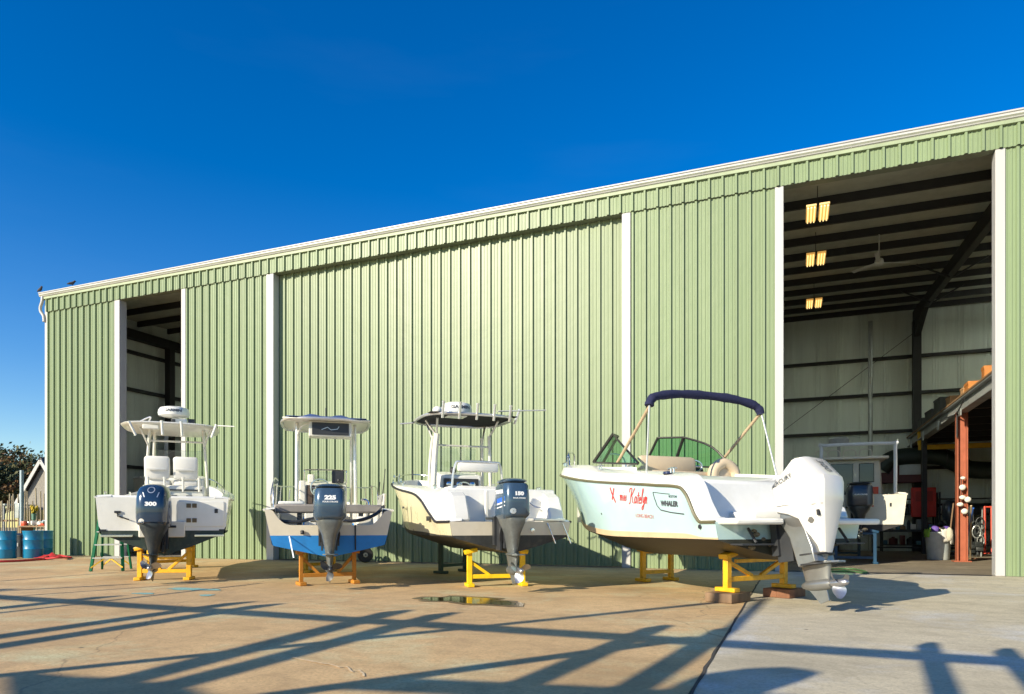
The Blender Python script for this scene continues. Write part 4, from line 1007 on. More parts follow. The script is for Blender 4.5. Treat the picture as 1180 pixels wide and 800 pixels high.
# names and emblems on the port side
pu = (-1, 0, -.06)
GLY = {'m': ([[(0,.8),(.12,1),(.18,0)],[(.18,.55),(.38,1),(.46,0)],[(.46,.55),(.66,1),(.72,.15),(.85,0)]], .95), 'i': ([[(0,.4),(.12,1),(.12,.15),(.25,0)],[(.13,1.35),(.16,1.5)]], .35),
       's': ([[(0,.1),(.25,1),(.38,.3),(.25,0),(.05,.08)]], .52), 'K': ([[(.35,2.2),(.2,1.2),(.1,0),(-.2,-.1)],[(-.3,1.6),(-.25,2.1),(.1,2.25),(.35,2.15)],[(1.1,2.25),(.5,1.3),(.22,1.1),(.55,1.0),(.8,.2),(1.15,0)]], 1.25),
       'a': ([[(.6,.85),(.3,1),(.05,.5),(.2,0),(.5,.3),(.62,.95),(.6,.2),(.8,0)]], .85), 't': ([[(.2,1.7),(.15,.2),(.35,0)],[(-.05,1.15),(.45,1.2)]], .45), 'e': ([[(.05,.45),(.4,.6),(.35,.95),(.12,.85),(.05,.3),(.25,0),(.55,.15)]], .6),
       'l': ([[(0,.4),(.35,1.9),(.2,2.1),(.1,.3),(.3,0)]], .42), 'y': ([[(.05,1),(.1,.3),(.3,.2),(.5,1),(.4,-.5),(.15,-.9),(0,-.6),(.6,.1)]], .65), 'n': ([[(0,.9),(.1,1),(.12,0)],[(.12,.5),(.38,1),(.46,.15),(.6,0)]], .6)}
def script_word(word, h, w):
    V, F, x = [], [], 0.0
    for ch in word:
        st, adv = GLY[ch]
        for p in st:
            P_ = [((x+q.x+.35*q.y)*h, q.y*h) for q in smooth_path([(a_, b_, 0) for a_, b_ in p], 4)]
            v, f = stroke(P_, w); n0 = len(V); V += v; F += [tuple(i+n0 for i in q) for q in f]
        x += adv
    return V, F
V, F = script_word('miss', .088, .011); wrap(h4.tree, V, F, (2.26, 3, 1.42), pu, (0, 0, 1), 'lettering', LETR, b4, .006)
V, F = script_word('Katelyn', .098, .015); wrap(h4.tree, V, F, (1.97, 3, 1.375), pu, (0, 0, 1), 'lettering', LETR, b4, .007)
text_part(h4.tree, 'LONG BEACH', .075, (1.60, 3, 1.17), pu, (0, 0, 1), mat('lettering_faded_red', (.55, .20, .2), .5), b4, bold=.001, lift=.006)
for a in ([(-.06, .11), (-.02, .02), (.07, -.12)], [(.06, .10), (.01, .0), (-.03, -.08)]):
    V, F = stroke(a, .028); wrap(h4.tree, V, F, (2.45, 3, 1.52), pu, (0, 0, 1), 'emblem', LETR, b4, .006)
V, F = stroke([(-.34, .15), (-.32, .08), (-.27, -.03), (-.19, -.09), (.05, -.115), (.34, -.125)], .016); wrap(h4.tree, V, F, (.98, 3, 1.33), pu, (0, 0, 1), 'emblem', LETD, b4, .006)
V, F = stroke([(-.34, .155), (-.1, .14), (.06, .135)], .010); wrap(h4.tree, V, F, (.98, 3, 1.33), pu, (0, 0, 1), 'emblem', LETD, b4, .006)
text_part(h4.tree, 'WHALER', .095, (.96, 3, 1.33), pu, (0, 0, 1), LETD, b4, bold=.006, shear=.12, lift=.006)
text_part(h4.tree, 'BOSTON', .045, (.86, 3, 1.425), pu, (0, 0, 1), LETD, b4, bold=.001, lift=.006)
V, F = stroke([(0, .05), (.02, 0), (.05, -.05)], .03); wrap(h4.tree, V, F, (5.05, 3, 1.92), pu, (0, 0, 1), 'emblem', LETR, b4, .006)
for x, z in ((2.9, 1.24), (.30, 1.02)):
    q = MB(); q.lathe([(.03, -.005), (.03, .02), (.015, .022)], c=(x, 1.19 if x < 2 else 1.14, z), axis='Y', n=12); q.build('through_hull', DARK, b4)
outboard(b4, (-.50, .17), 1.86, 1.12, .08, .27, .34, CWHITE, SILV, SILV, PROPM, lean=R(9), hp='300M', style=2, steer=R(8), roll=R(3))

for h_, b_, xs in ((h1, b1, (.35, 3.9, 6.6)), (h2, b2, (.25, 3.3, 5.7)), (h3, b3, (1.15, 3.6, 5.9)), (h4, b4, (1.0, 3.0, 5.1))):
    for x in xs:
        for s_ in (1, -1):
            p = h_.gun(x, s_, .11, .012); q = MB()
            q.tube([(p.x-.10, p.y, p.z+.045), (p.x-.04, p.y, p.z+.055), (p.x+.04, p.y, p.z+.055), (p.x+.10, p.y, p.z+.045)], .013, 7); q.tube([(p.x-.035, p.y, p.z-.01), (p.x-.035, p.y, p.z+.05)], .012, 6); q.tube([(p.x+.035, p.y, p.z-.01), (p.x+.035, p.y, p.z+.05)], .012, 6)
            q.build('cleat', STEEL, b_)

q = MB(); q.bx(2.36, 2.46, -.30, -.20, 1.7, 1.78); q.tube([(2.40, -.25, 1.76), (2.36, -.25, 1.94)], .018, 7); q.ball((2.36, -.25, 1.96), .035); q.build('throttle', DARK, b2)
q = MB(); q.bx(2.44, 2.50, .40, .52, 1.45, 1.95); q.build('radio_box', WHITE2, b2, bevel=.02)
q = MB(); q.bx(1.0, 1.5, .45, .85, .92, 1.42); q.build('cooler', WHITE2, b2, bevel=.04)
q = MB(); q.bx(.98, 1.52, .43, .87, 1.42, 1.48); q.build('cooler_lid', WHITE, b2, bevel=.02)
q = MB(); q.tube(smooth_path([(.9, -.7, .95), (.85, -.72, 1.45), (1.0, -.6, 1.52), (1.2, -.72, 1.45), (1.2, -.75, .95)]), .02, 7); q.build('grab_rail', STEEL, b2)

for (x, y, dx, dy, L_) in ((1.35, -1.0, -.35, -.06, .75), (2.0, -1.0, -.30, -.04, .55)):
    q = MB(); q.tube([(x, y, 1.36), (x+dx*L_, y+dy*L_, 1.36+L_)], [.014, .007], 6); q.build('fishing_rod', DARK, b2)
q = MB(); q.tube(smooth_path([(2.0, 1.02, 1.36), (1.6, 1.02, 1.62), (2.1, .98, 1.95), (3.0, .95, 1.98)]), .013, 7); q.build('grab_rail', STEEL, b2)
for s_ in (1, -1):
    pipe(b1, [(2.95, s_*.60, 1.7), (3.5, s_*.62, 1.75), (4.0, s_*.61, 1.65)], .018, WHITEPIPE, 'tower_brace')
    pipe(b3, [(2.68, s_*.59, 1.8), (2.9, s_*.58, 1.85), (3.13, s_*.57, 1.8)], .018, WHITEPIPE, 'tower_brace')
pipe(b3, [(2.66, .56, 2.62), (2.66, -.56, 2.62)], .018, WHITEPIPE, 'tower_brace')
q = MB(); q.bx(2.2, 2.3, .30, .62, HT-.16, HT-.06); q.build('speaker_box', WHITE2, b1, bevel=.02)
# ================================================================ boat stands
def stand(label, a, b, h, m, kind=0, group='yellow boat stands', pads=True, blocks=False):
    """a, b: ground points of the two feet"""
    a, b = Vector(a), Vector(b); a.z = b.z = 0; c = (a+b)/2; d = b-a; W = d.length/2
    t = thing('boat_stand', label, 'boat stand', c, math.atan2(d.y, d.x), group)
    z0 = .13 if blocks else 0
    wp = .065 if kind == 3 else .085
    for s_ in (-1, 1):
        MB().bx(s_*W-wp/2, s_*W+wp/2, -wp/2, wp/2, z0+.02, h).build('post', m, t, bevel=.006)
        MB().bx(s_*W-.06, s_*W+.06, -.17, .17, z0, z0+.06).build('foot', m, t, bevel=.01)
        if pads: MB().box((s_*(W-.02), 0, h+.035), (.22, .16, .07), Matrix.Rotation(-s_*R(-14), 3, 'Y'), bevel=.008).build('pad', m if kind != 1 else m, t)
    zb = z0+.17
    MB().bx(-W+wp/2, W-wp/2, -.035, .035, zb-.035, zb+.035).build('crossbar', m, t, bevel=.006)
    if kind == 0:
        for s_ in (-1, 1): MB().bar((s_*.16*W, .001, zb+.03), (s_*(W-.02), .001, h-.06), .05, .05).build('brace', m, t, bevel=.005)
        MB().bx(-W*.72, W*.72, -.025, .025, zb+.22, zb+.27).build('crossbar', m, t, bevel=.005)
    elif kind == 1:
        MB().bar((-W+.03, .001, h-.16), (-.25*W, .001, zb+.02), .05, .05).build('brace', m, t, bevel=.005)
    elif kind == 2:
        MB().bx(-W, W, -.045, .045, h-.06, h).build('top_bar', m, t, bevel=.006)
    elif kind == 3:
        for s_ in (-1, 1): MB().bar((s_*.30*W, .001, zb), (s_*W, .05, h-.06), .05, .05).build('brace', m, t, bevel=.005)
    if blocks:
        t['wood'] = 1
    return t
g = lambda px, py: gnd(px, py)
stand('yellow boat stand under the stern of the boat with the dark 300 motor', g(161.5, 668.5), g(218, 668), .58, YELLOW, 0)
stand('yellow boat stand standing farther back under the leftmost boat', g(172, 656), g(222, 653.5), .60, YELLOW, 2)
stand('rusty orange-yellow boat stand under the blue-bottomed skiff', g(347, 674.5), g(408, 672), .56, BROWN_STEEL, 3)
stand('yellow boat stand half hidden farther forward under the blue-bottomed skiff', g(352, 660), g(384, 657), .56, YELLOW, 2)
stand('bright yellow boat stand with one brace under the cream-sided boat', g(541, 676), g(602, 674.7), .57, YELLOW2, 1)
stand('dark green boat stand under the bow of the cream-sided boat', g(508, 661), g(536, 658.5), .70, GREENSTAND, 2, group='dark boat stands')
stand('square yellow boat stand under the bow of the pale aqua boat', g(741, 670), g(773, 668.5), .58, YELLOW, 2)
s4a, s4b = g(838, 693), g(903, 687.5)
stand('yellow boat stand set on timber blocks under the stern of the pale aqua boat', s4a, s4b, .60, YELLOW, 0, blocks=True)
WOOD = mat('weathered_timber', (.20, .125, .07), .8, var=.35, scale=5, streak=True)
WOOD2 = mat('red_brown_timber', (.23, .10, .05), .8, var=.35, scale=6)
ang = math.atan2(s4b.y-s4a.y, s4b.x-s4a.x)
for p, m, n_, lb in ((s4a, WOOD, 2, 'weathered timber block under the near foot of the yellow stand'), (s4b, WOOD2, 2, 'red-brown timber block under the far foot of the yellow stand')):
    q = MB()
    for k in range(n_):
        q.box((.02*k, (k-.5)*.22, .063), (.50, .20, .124), Matrix.Rotation(.05*(k-.5), 3, 'Z'), bevel=.008)
    o = q.build('timber_block', m, None); o.location = p; o.rotation_euler.z = ang+.2; tag(o, lb, 'timber block', 'timber blocks under the stand')

# ================================================================ green fibreglass stepladder
GRN = mat('ladder_green', (.004, .10, .045), .7, var=.1, spec=.15)
YLW = mat('ladder_yellow', (.75, .45, .03), .45, var=.1)
lp_ = g(129, 657)
t = thing('stepladder', 'green stepladder with yellow lower braces standing behind the leftmost boat', 'stepladder', lp_, R(38))
LW = .33
for s_ in (-1, 1):
    MB().bar((s_*LW, -.42, 0), (s_*.20, -.06, 1.5), .07, .035).build('front_rail', GRN, t, bevel=.004)
    MB().bar((s_*LW*.95, .42, 0), (s_*.20, .06, 1.5), .05, .03).build('rear_rail', GRN, t, bevel=.004)
for k in range(4):
    f = (k+1)/5; w_ = lerp(LW, .2, f); y = lerp(-.42, -.06, f)
    MB().bx(-w_, w_, y-.045, y+.045, 1.5*f-.012, 1.5*f+.012).build('step', ALU, t)
    MB().bar((-w_*.95, -y, 1.5*f), (w_*.95, -y, 1.5*f), .025).build('rear_rung', ALU, t)
for s_ in (-1, 1):
    MB().bar((s_*LW, -.42, .08), (s_*.06, -.36, .29), .03).build('brace', YLW, t)
    MB().bar((s_*LW*.95, .42, .08), (s_*.06, .36, .29), .03).build('brace', YLW, t)
MB().bx(-.22, .22, -.11, .11, 1.49, 1.54).build('top_cap', YLW, t, bevel=.01)

# ================================================================ blue drums, dark bin, red hose
BLUED = mat('drum_blue', (.008, .19, .36), .38, var=.12, scale=4)
def drum(px, py, label):
    p = gnd(px, py)
    q = MB(); q.lathe([(.27, 0), (.285, .02), (.285, .27), (.298, .29), (.285, .31), (.285, .57), (.298, .59), (.285, .61), (.283, .84), (.295, .86), (.295, .885), (.27, .885), (.265, .86)], n=36)
    t = thing('plastic_drum', label, 'drum', p, 0, 'blue drums at the corner of the shed')
    q.build('barrel', BLUED, t, smooth=50)
    for a in (0.6, 3.7):
        q = MB(); q.lathe([(.035, .858), (.035, .88), (.02, .882)], c=(.17*math.cos(a), .17*math.sin(a), 0), n=12); q.build('bung', DARK, t)
drum(7, 643.5, 'blue plastic drum at the left picture edge, left of the dark bin')
drum(38, 643.0, 'blue plastic drum just right of the dark bin')
drum(50, 641.0, 'blue plastic drum closest to the white corner of the shed')
drum(-14, 642.5, 'blue plastic drum cut by the left picture edge')
p = gnd(23.5, 642.0)
q = MB(); q.loft([sq_ring(0, .17, .17, 0, 4), sq_ring(0, .20, .20, .68, 4), sq_ring(0, .215, .215, .69, 4), sq_ring(0, .215, .215, .74, 4), sq_ring(0, .1, .1, .80, 3)]); 
t = thing('waste_bin', 'small black lidded bin squeezed between the blue drums', 'bin', p, R(20)); q.build('bin_body', DARK, t)
q = MB(); q.box((0, -.20, .42), (.16, .012, .12)); q.build('bin_label', mat('label_grey', (.35, .36, .36), .6), t)
REDH = mat('hose_red', (.50, .03, .03), .5, var=.15)
q = MB(); pts = [gnd(-30, 649), gnd(10, 648), gnd(35, 646.5), gnd(52, 645.2), gnd(60, 643.8), gnd(70, 643.2), gnd(78, 644.0), gnd(68, 645.5), gnd(50, 645.0), gnd(62, 642.6), gnd(82, 643.6)]
pts = [Vector((p.x, p.y, .03+.05*(i > 4)*(i % 2))) for i, p in enumerate(pts)]
q.tube(smooth_path(pts, 8), .032, 8); o = q.build('garden_hose', REDH); tag(o, 'red hose lying in loose loops before the blue drums', 'hose')
for k, (px, py, z) in enumerate(((56, 643.6, .06), (62, 643.4, .08))): pass
q = MB(); rows = []
c = gnd(60, 643.2)
for i in range(10):
    rows.append([Vector((c.x-.55+1.1*i/9, c.y-.3+.6*j/7, .012+.13*math.exp(-((i-4.5)/3)**2-((j-3.5)/2.2)**2)*(1+.5*math.sin(i*2.1+j*1.3)))) for j in range(8)])
q.grid(rows); o = q.build('red_tarp', REDH, None, smooth=60, solid=.006); tag(o, 'crumpled red tarp heaped on the concrete at the shed corner', 'tarp')

# ================================================================ small wheel behind the blue-bottomed skiff
p = gnd(421, 648.5)
t = thing('jack_dolly', 'small trailer dolly with one pale-hubbed tyre behind the blue-bottomed skiff', 'dolly', (p.x, p.y, 0), R(40))
q = MB(); q.lathe([(.11, -.07), (.19, -.08), (.215, -.05), (.22, 0), (.215, .05), (.19, .08), (.11, .07)], c=(0, 0, .22), axis='Y', n=28); q.build('tyre', BLACK, t)
q = MB(); q.lathe([(.02, -.075), (.05, -.08), (.08, -.06), (.115, -.07), (.12, .0), (.115, .07), (.08, .06), (.05, .08), (.02, .075)], c=(0, 0, .22), axis='Y', n=24); q.build('rim', mat('rim_cream', (.6, .55, .42), .5, var=.2), t)
q = MB(); q.tube([(0, .12, .22), (0, -.12, .22)], .02, 8); q.tube(smooth_path([(0, .12, .22), (-.1, .12, .4), (-.35, .1, .46), (-.6, .08, .42)]), .022, 8); q.tube([(-.6, .08, .42), (-.66, .08, .62)], .02, 8); q.build('dolly_frame', DARK, t)

# ================================================================ inside the shed
def cabin_boat(label, loc, rz_, sc=1.0, motor=True, group='boats parked inside the shed'):
    t = thing('cabin_boat', label, 'boat', loc, rz_, group)
    CR = mat('cabin_cream', (.62, .60, .50), .4, var=.08)
    h = Hull(6.6, 2.3, keel=[(0, .75), (.6, .75), (.8, .95), (1, 1.6)], chz=[(0, 1.08), (.5, 1.1), (.8, 1.4), (1, 1.95)], chy=[(0, .9), (.5, .9), (.75, .6), (1, .005)],
             rail=[(0, 1.92), (.4, 1.95), (.7, 2.15), (1, 2.4)], raily=[(0, .98), (.5, 1.0), (.75, .85), (.9, .5), (1, .01)], cap=[(0, 1.97), (.4, 2.0), (.7, 2.2), (1, 2.45)], capin=[(0, .05), (1, .05)], boot=.1, sole=1.4)
    h.build(t, CR, mat('bottom_black', (.02, .02, .02), .6), mat('boot_stripe_yellow', (.55, .45, .2), .5), WHITE2, WHITE2)
    q = MB(); q.prism([(2.2, -.85, 1.95), (4.6, -.85, 2.0), (4.1, -.78, 3.1), (2.2, -.78, 3.1)], (0, 1.64, 0)); q.build('cabin', CR, t, bevel=.05)
    q = MB(); q.bx(1.95, 4.4, -.98, .98, 3.1, 3.19); q.build('cabin_roof', WHITE2, t, bevel=.03)
    DG = mat('dark_window', (.03, .045, .045), .08, var=.1)
    q = MB(); q.bx(2.17, 2.2, -.02, .62, 2.0, 2.98); q.build('cabin_opening', DG, t, bevel=.02)
    q = MB(); q.bx(2.165, 2.2, -.60, -.18, 2.40, 2.98); q.build('cabin_window', DG, t, bevel=.03)
    q = MB(); q.bx(2.175, 2.2, -.72, -.40, 2.03, 2.25); q.build('red_marking', mat('red_plastic', (.7, .07, .02), .4), t)
    pipe(t, [(.9, -.98, 1.98), (.9, -.98, 3.36), (.9, -.90, 3.44), (.9, .9, 3.44), (.9, .98, 3.36), (.9, .98, 1.98)], .05, mat('pvc_white', (.72, .76, .80), .4), 'rack_frame', per=3)
    for yc in (-.55, -.1, .35, .7): pipe(t, [(2.2, yc, 3.19), (2.2, yc+.04, 3.4), (2.2, yc+.32, 3.4), (2.2, yc+.36, 3.19)], .016, ALU, 'roof_rail', per=3)
    q = MB(); q.lathe([(.26, 3.62), (.30, 3.68), (.30, 3.80), (.22, 3.86)], c=(2.6, .35, 0), n=24); q.tube([(2.6, .35, 3.18), (2.6, .35, 3.63)], .05, 8); q.build('radar_dome', mat('radar_grey', (.35, .37, .37), .5), t)
    q = MB(); q.bx(-.01, .0, .2, .3, 1.6, 1.63); q.bx(-.01, .0, -.75, -.7, 1.58, 1.68); q.bx(-.012, 0, -.30, -.18, 1.58, 1.62, mi=1); q.build('transom_fitting', [DARK, mat('red_plastic', (.7, .07, .02), .4)], t)
    if motor:
        m_ = outboard(t, (-.5, .12), 2.25, 1.55, .70, .33, .36, mat('motor_black', (.02, .03, .045), .3, coat=.3), MIDG, MIDG, STEEL, style=3 if False else 1, hp='')
    t.scale = (sc, sc, sc)
    return t
p = onY(993, 4.8)
cabin_boat('cream cabin boat with white pipe frame and dark outboard parked inside the wide doorway', (p.x, p.y, 0), R(90+2))
p = onY(203, 2.4)
cabin_boat('cabin boat standing in shade inside the narrow left doorway', (p.x-.5, p.y, 0), R(90+1), 1.5, False)
BLS = mat('stand_blue', (.012, .055, .11), .5, var=.2)
pa, pb = onY(963, 4.2), onY(1008, 4.3)
stand('blue boat stand under the stern of the boat inside the doorway', pa, pb, .86, BLS, 2, group='blue boat stands')
pa2 = Vector((pa.x-.1, pa.y+3.6, 0)); pb2 = Vector((pb.x-.1, pb.y+3.6, 0))
stand('blue boat stand farther in under the boat inside the doorway', pa2, pb2, .84, BLS, 2, group='blue boat stands')
pc = onY(203, 2.4); stand('blue boat stand under the boat inside the left doorway', (pc.x-1.35, pc.y+.9, 0), (pc.x-.25, pc.y+1.1, 0), 1.0, BLS, 2, group='blue boat stands')
# mezzanine: red post, steel edge beam, decks, crates
ORG = mat('red_oxide_paint', (.34, .095, .045), .5, var=.18, scale=4, dirt=(.25, .08, .04), dirt_amt=.4)
MX = 4.62; PY = 6.6
pp = onY(1108, PY); MX = pp.x
MZ = 4.72
mz = thing('mezzanine', 'steel mezzanine on a red-orange post along the right side of the shed', 'mezzanine', (MX, PY, 0))
q = MB(); q.bx(-.135, -.10, -.14, .14, 0, MZ-.36); q.bx(.10, .135, -.14, .14, 0, MZ-.36); q.bx(-.10, .10, -.02, .02, 0, MZ-.36); q.bx(-.22, .22, -.2, .2, .0, .03); q.build('post', ORG, mz, smooth=0)
EDGE = mat('steel_grey_paint', (.26, .27, .26), .5, var=.2, dirt=(.1, .08, .06), dirt_amt=.4)
q = MB(); q.bx(-.13, .13, -6.0, 9.4, MZ-.40, MZ-.36); q.bx(-.13, .13, -6.0, 9.4, MZ-.06, MZ-.02); q.bx(-.02, .02, -6.0, 9.4, MZ-.36, MZ-.06); q.build('edge_beam', EDGE, mz, smooth=0)
q = MB(); q.bx(-.15, 7.1, -6.05, 9.42, MZ-.02, MZ+.03); q.build('deck', mat('deck_plywood', (.22, .13, .06), .8, var=.2), mz)
q = MB()
for k in range(9): q.bx(.03, 7.1, -5.6+k*1.8, -5.5+k*1.8, MZ-.30, MZ-.06)
q.build('joist', IRON, mz, smooth=0)
q = MB(); q.tube(smooth_path([(-.16, -1.2, MZ-.15), (-.18, -.4, MZ-.42), (-.17, .5, MZ-.40), (-.16, 1.6, MZ-.3)]), .02, 6); q.tube([(-.15, -.2, MZ-.36), (-.15, -.2, 3.6)], .018, 6); q.build('cable', DARK, mz)
for k, y in enumerate((-.6, 2.6, 5.4, 8.2)):
    q = MB(); q.bx(-.17, -.14, y-.12, y+.12, MZ-.55, MZ-.25); q.build('bracket', GALV, mz)
q = MB(); q.bx(-.05, .10, 6.2, 6.5, 0, MZ-.4); q.build('post', IRON, mz, smooth=0)
CRT = mat('crate_orange', (.46, .17, .03), .6, var=.15); CRD = mat('crate_dark', (.05, .055, .05), .7, var=.3); CRB = mat('cardboard', (.38, .22, .10), .8, var=.15)
crates = [(.32, -1.9, .40, .4, .50, CRT, 'tall orange crate nearest the doorway on the mezzanine edge'), (.24, -.45, .42, .60, .36, CRT, 'open orange crate standing on the mezzanine edge over the post'),
          (.22, .35, .30, .30, .36, CRB, 'narrow tan box on the mezzanine just behind the post'), (.25, 2.2, .4, .5, .42, CRB, 'brown carton deeper on the mezzanine beside dark boxes'),
          (.22, 3.6, .5, .8, .60, CRD, 'black storage box deep on the mezzanine, larger one'), (.22, 5.2, .5, .9, .45, CRD, 'black low storage box deep on the mezzanine'), (.22, 7.0, .5, .8, .40, CRD, 'farthest dark box at the back end of the mezzanine')]
for x, y, sx, sy, sz, m, lb in crates:
    t = thing('storage_crate', lb, 'crate', (MX+x, PY+y, MZ+.031), R(random.uniform(-6, 6)), 'boxes stored on the mezzanine')
    q = MB(); th = .03
    q.bx(-sx/2, sx/2, -sy/2, sy/2, 0, th); q.bx(-sx/2, -sx/2+th, -sy/2, sy/2, th, sz); q.bx(sx/2-th, sx/2, -sy/2, sy/2, th, sz); q.bx(-sx/2+th, sx/2-th, -sy/2, -sy/2+th, th, sz); q.bx(-sx/2+th, sx/2-th, sy/2-th, sy/2, th, sz)
    q.build('crate_body', m, t, smooth=0)
    q = MB(); q.bx(-sx/2-.012, sx/2+.012, -sy/2-.012, sy/2+.012, sz-.06, sz-.01) if m is not CRT else q.bx(-sx/2-.012, -sx/2, -sy/2, sy/2, sz-.08, sz+.004)
    q.build('crate_rim', m, t, smooth=0)
# things on and around the post
t = thing('float_cluster', 'cluster of white floats hung on the red-orange post', 'floats', (MX-.02, PY-.16, 0))
for k, (dx, z) in enumerate(((-.0, 2.15), (.0, 1.86), (.13, 1.80), (-.06, 1.66), (.05, 1.46), (.01, 2.42))):
    q = MB(); q.ball((dx, -.08, z), .078 if k != 5 else .06, (1.15, .8, .8 if k % 2 else 1.1), seg=12); q.build('float', WHITE2, t)
q = MB(); q.tube([(-.02, -.02, 2.5), (-.02, -.02, 1.4)], .01, 6); q.build('rope', DARK, t)
def lean_pole(px, py, top_dx, top_z, w, m, label, name, cat):
    m = mat('pale_board', (.46, .36, .22), .7, var=.2)
    p = gnd(px, py); q = MB(); q.bar((0, 0, .01), (top_dx, PY-.28-p.y, top_z), w, w*.7); o = q.build(name, m, None, bevel=.004); o.location = p
    tag(o, label, cat); return o
lean_pole(1118, 644.5, -.42, 1.62, .05, WOOD, 'long wooden board leaning against the red-orange post', 'wooden_board', 'board')
t = thing('broom', 'blue-handled broom leaning on the red-orange post', 'broom', gnd(1111, 644.5))
q = MB(); q.tube([(0, 0, .18), (-.18, PY-.24-t.location.y, 1.55)], .022, 8); q.build('handle', mat('handle_blue', (.03, .12, .45), .4), t)
q = MB(); q.loft([sq_ring(0, .05, .16, .0, 3), sq_ring(0, .03, .12, .16, 3), sq_ring(0, .02, .03, .2, 3)]); q.build('bristles', mat('bristle_dark', (.08, .07, .06), .9), t)
t = thing('mop', 'pale mop hanging head down beside the red-orange post', 'mop', (MX-.32, PY-.1, 0))
q = MB(); q.tube([(.02, 0, .9), (.09, -.06, 1.7)], .02, 8); q.build('handle', WOOD, t)
q = MB(); q.ball((0, 0, .80), .11, (.8, .6, 1.9), seg=10); q.build('mop_head', mat('mop_cream', (.5, .47, .36), .9, bump=.6), t)
q = MB(); p = gnd(1128, 644.5); q.bx(-.45, .45, -.06, .06, 0, .04); o = q.build('wooden_board', WOOD2, None, bevel=.005); o.location = p; tag(o, 'short wooden board lying on the floor by the brooms', 'board')
# trash can with rubbish
p = gnd(1081, 645)
GRYC = mat('can_blue_grey', (.50, .56, .57), .5, var=.2, scale=3, dirt=(.52, .50, .42), dirt_amt=.8, dirt_scale=2.4)
t = thing('trash_can', 'overflowing grey trash can stained with paint inside the wide doorway', 'trash can', p)
q = MB(); q.lathe([(.285, 0), (.30, .02), (.355, .80), (.38, .82), (.38, .86), (.35, .86), (.34, .80), (.33, .70), (.02, .68)], n=32); q.build('can_body', GRYC, t, smooth=50)
RAG = [mat('rag_white', (.6, .58, .52), .8, bump=.3), mat('rag_purple', (.12, .07, .32), .7), mat('rag_green', (.22, .45, .05), .7), mat('red_plastic', (.7, .07, .02), .4), mat('rag_black', (.02, .02, .02), .7)]
rnd = random.Random(4)
for k in range(16):
    a = rnd.uniform(0, 6.28); r_ = rnd.uniform(0, .27); mm_ = RAG[[0, 1, 2, 3, 0, 4, 1, 0][k % 8]]
    q = MB(); q.ball((r_*math.cos(a), r_*math.sin(a), rnd.uniform(.82, .95)), rnd.uniform(.07, .13), (rnd.uniform(.7, 1.3), rnd.uniform(.7, 1.3), rnd.uniform(.5, .9)), seg=10)
    for v in q.bm.verts: v.co += Vector((rnd.uniform(-1, 1), rnd.uniform(-1, 1), rnd.uniform(-1, 1)))*.018
    q.build('rubbish', mm_, t, smooth=80)
for a, m_, L_ in ((-1.2, RAG[0], .34), (-.6, RAG[0], .42), (-2.6, RAG[2], .2), (-.2, RAG[4], .36)):
    q = MB(); rows = []
    for i in range(8):
        f = i/7; rr = .34 + .07*min(1, f*3)
        zz = .90 + .04*math.sin(PI*min(1, f*3)) - L_*max(0, f-.25)/.75
        rows.append([Vector((rr*math.cos(a+w_*.35*(1-.25*f)), rr*math.sin(a+w_*.35*(1-.25*f)), zz+.02*math.sin(w_*5+i))) for w_ in (-1, -.5, 0, .5, 1)])
    q.grid(rows); q.build('rag', m_, t, smooth=80, solid=.012)
# clutter by the back wall
def wallthing(name, label, cat, px, py, Y):
    p = onY(px, Y, py); return thing(name, label, cat, (p.x, p.y, 0 if py > 630 else p.z))
t = wallthing('duct', 'dark bent air duct running along the back wall', 'duct', 1060, 530, 14.9)
q = MB(); q.tube(smooth_path([(-1.4, 0, -.35), (-1.1, 0, .0), (-.6, 0, .15), (.6, 0, .12), (1.2, 0, -.15), (1.8, 0, -.45), (3.2, 0, -.5), (4.5, 0, -.5)]), .34, 14); q.build('duct_pipe', mat('duct_green_black', (.02, .035, .03), .5), t)
q = MB(); q.lathe([(.35, -.03), (.37, 0), (.35, .03)], c=(.9, 0, .02), axis='X', n=14); q.build('duct_collar', DARK, t)
t = wallthing('yellow_jib', 'yellow steel jib beam fixed behind the mezzanine post', 'jib beam', 1058, 516, 13.5)
JY = mat('jib_yellow', (.62, .36, .01), .5, var=.1)
q = MB(); q.bx(0, 4.6, -.06, .06, -.09, .09); q.build('jib_arm', JY, t, bevel=.01)
q = MB(); q.bx(-.02, .14, -.08, .08, .09, .62); q.build('jib_upright', JY, t, bevel=.01)
t = wallthing('heater_unit', 'dark red louvred unit mounted by the back-wall column', 'heater', 1040, 545, 15.2)
q = MB(); q.bx(-1.5, .75, -.3, .3, -.42, .42); q.build('cabinet', mat('maroon_paint', (.09, .018, .016), .5), t, bevel=.02)
q = MB(); q.bx(-.15, .6, -.32, -.301, -.1, .38)
for k in range(5): q.bx(-.12, .57, -.345, -.321, -.05+k*.085, -.02+k*.085)
q.build('louvre', GALV, t)
q = MB(); q.bx(-1.4, -.55, -.32, -.301, .0, .14); q.bx(-1.4, -.9, -.32, -.301, .2, .26); q.build('label_plate', LINER, t)
t = wallthing('red_cabinet', 'bright red panel box hanging low on the back wall', 'panel box', 1064, 578, 14.8)
q = MB(); q.bx(-.42, .42, -.15, .15, -.62, .55); q.build('box', mat('red_paint', (.55, .03, .02), .45), t, bevel=.02)
q = MB(); q.bx(-.30, .30, -.166, -.151, .0, .4); q.build('box_door', mat('dark_red_paint', (.35, .02, .015), .45), t, bevel=.005)
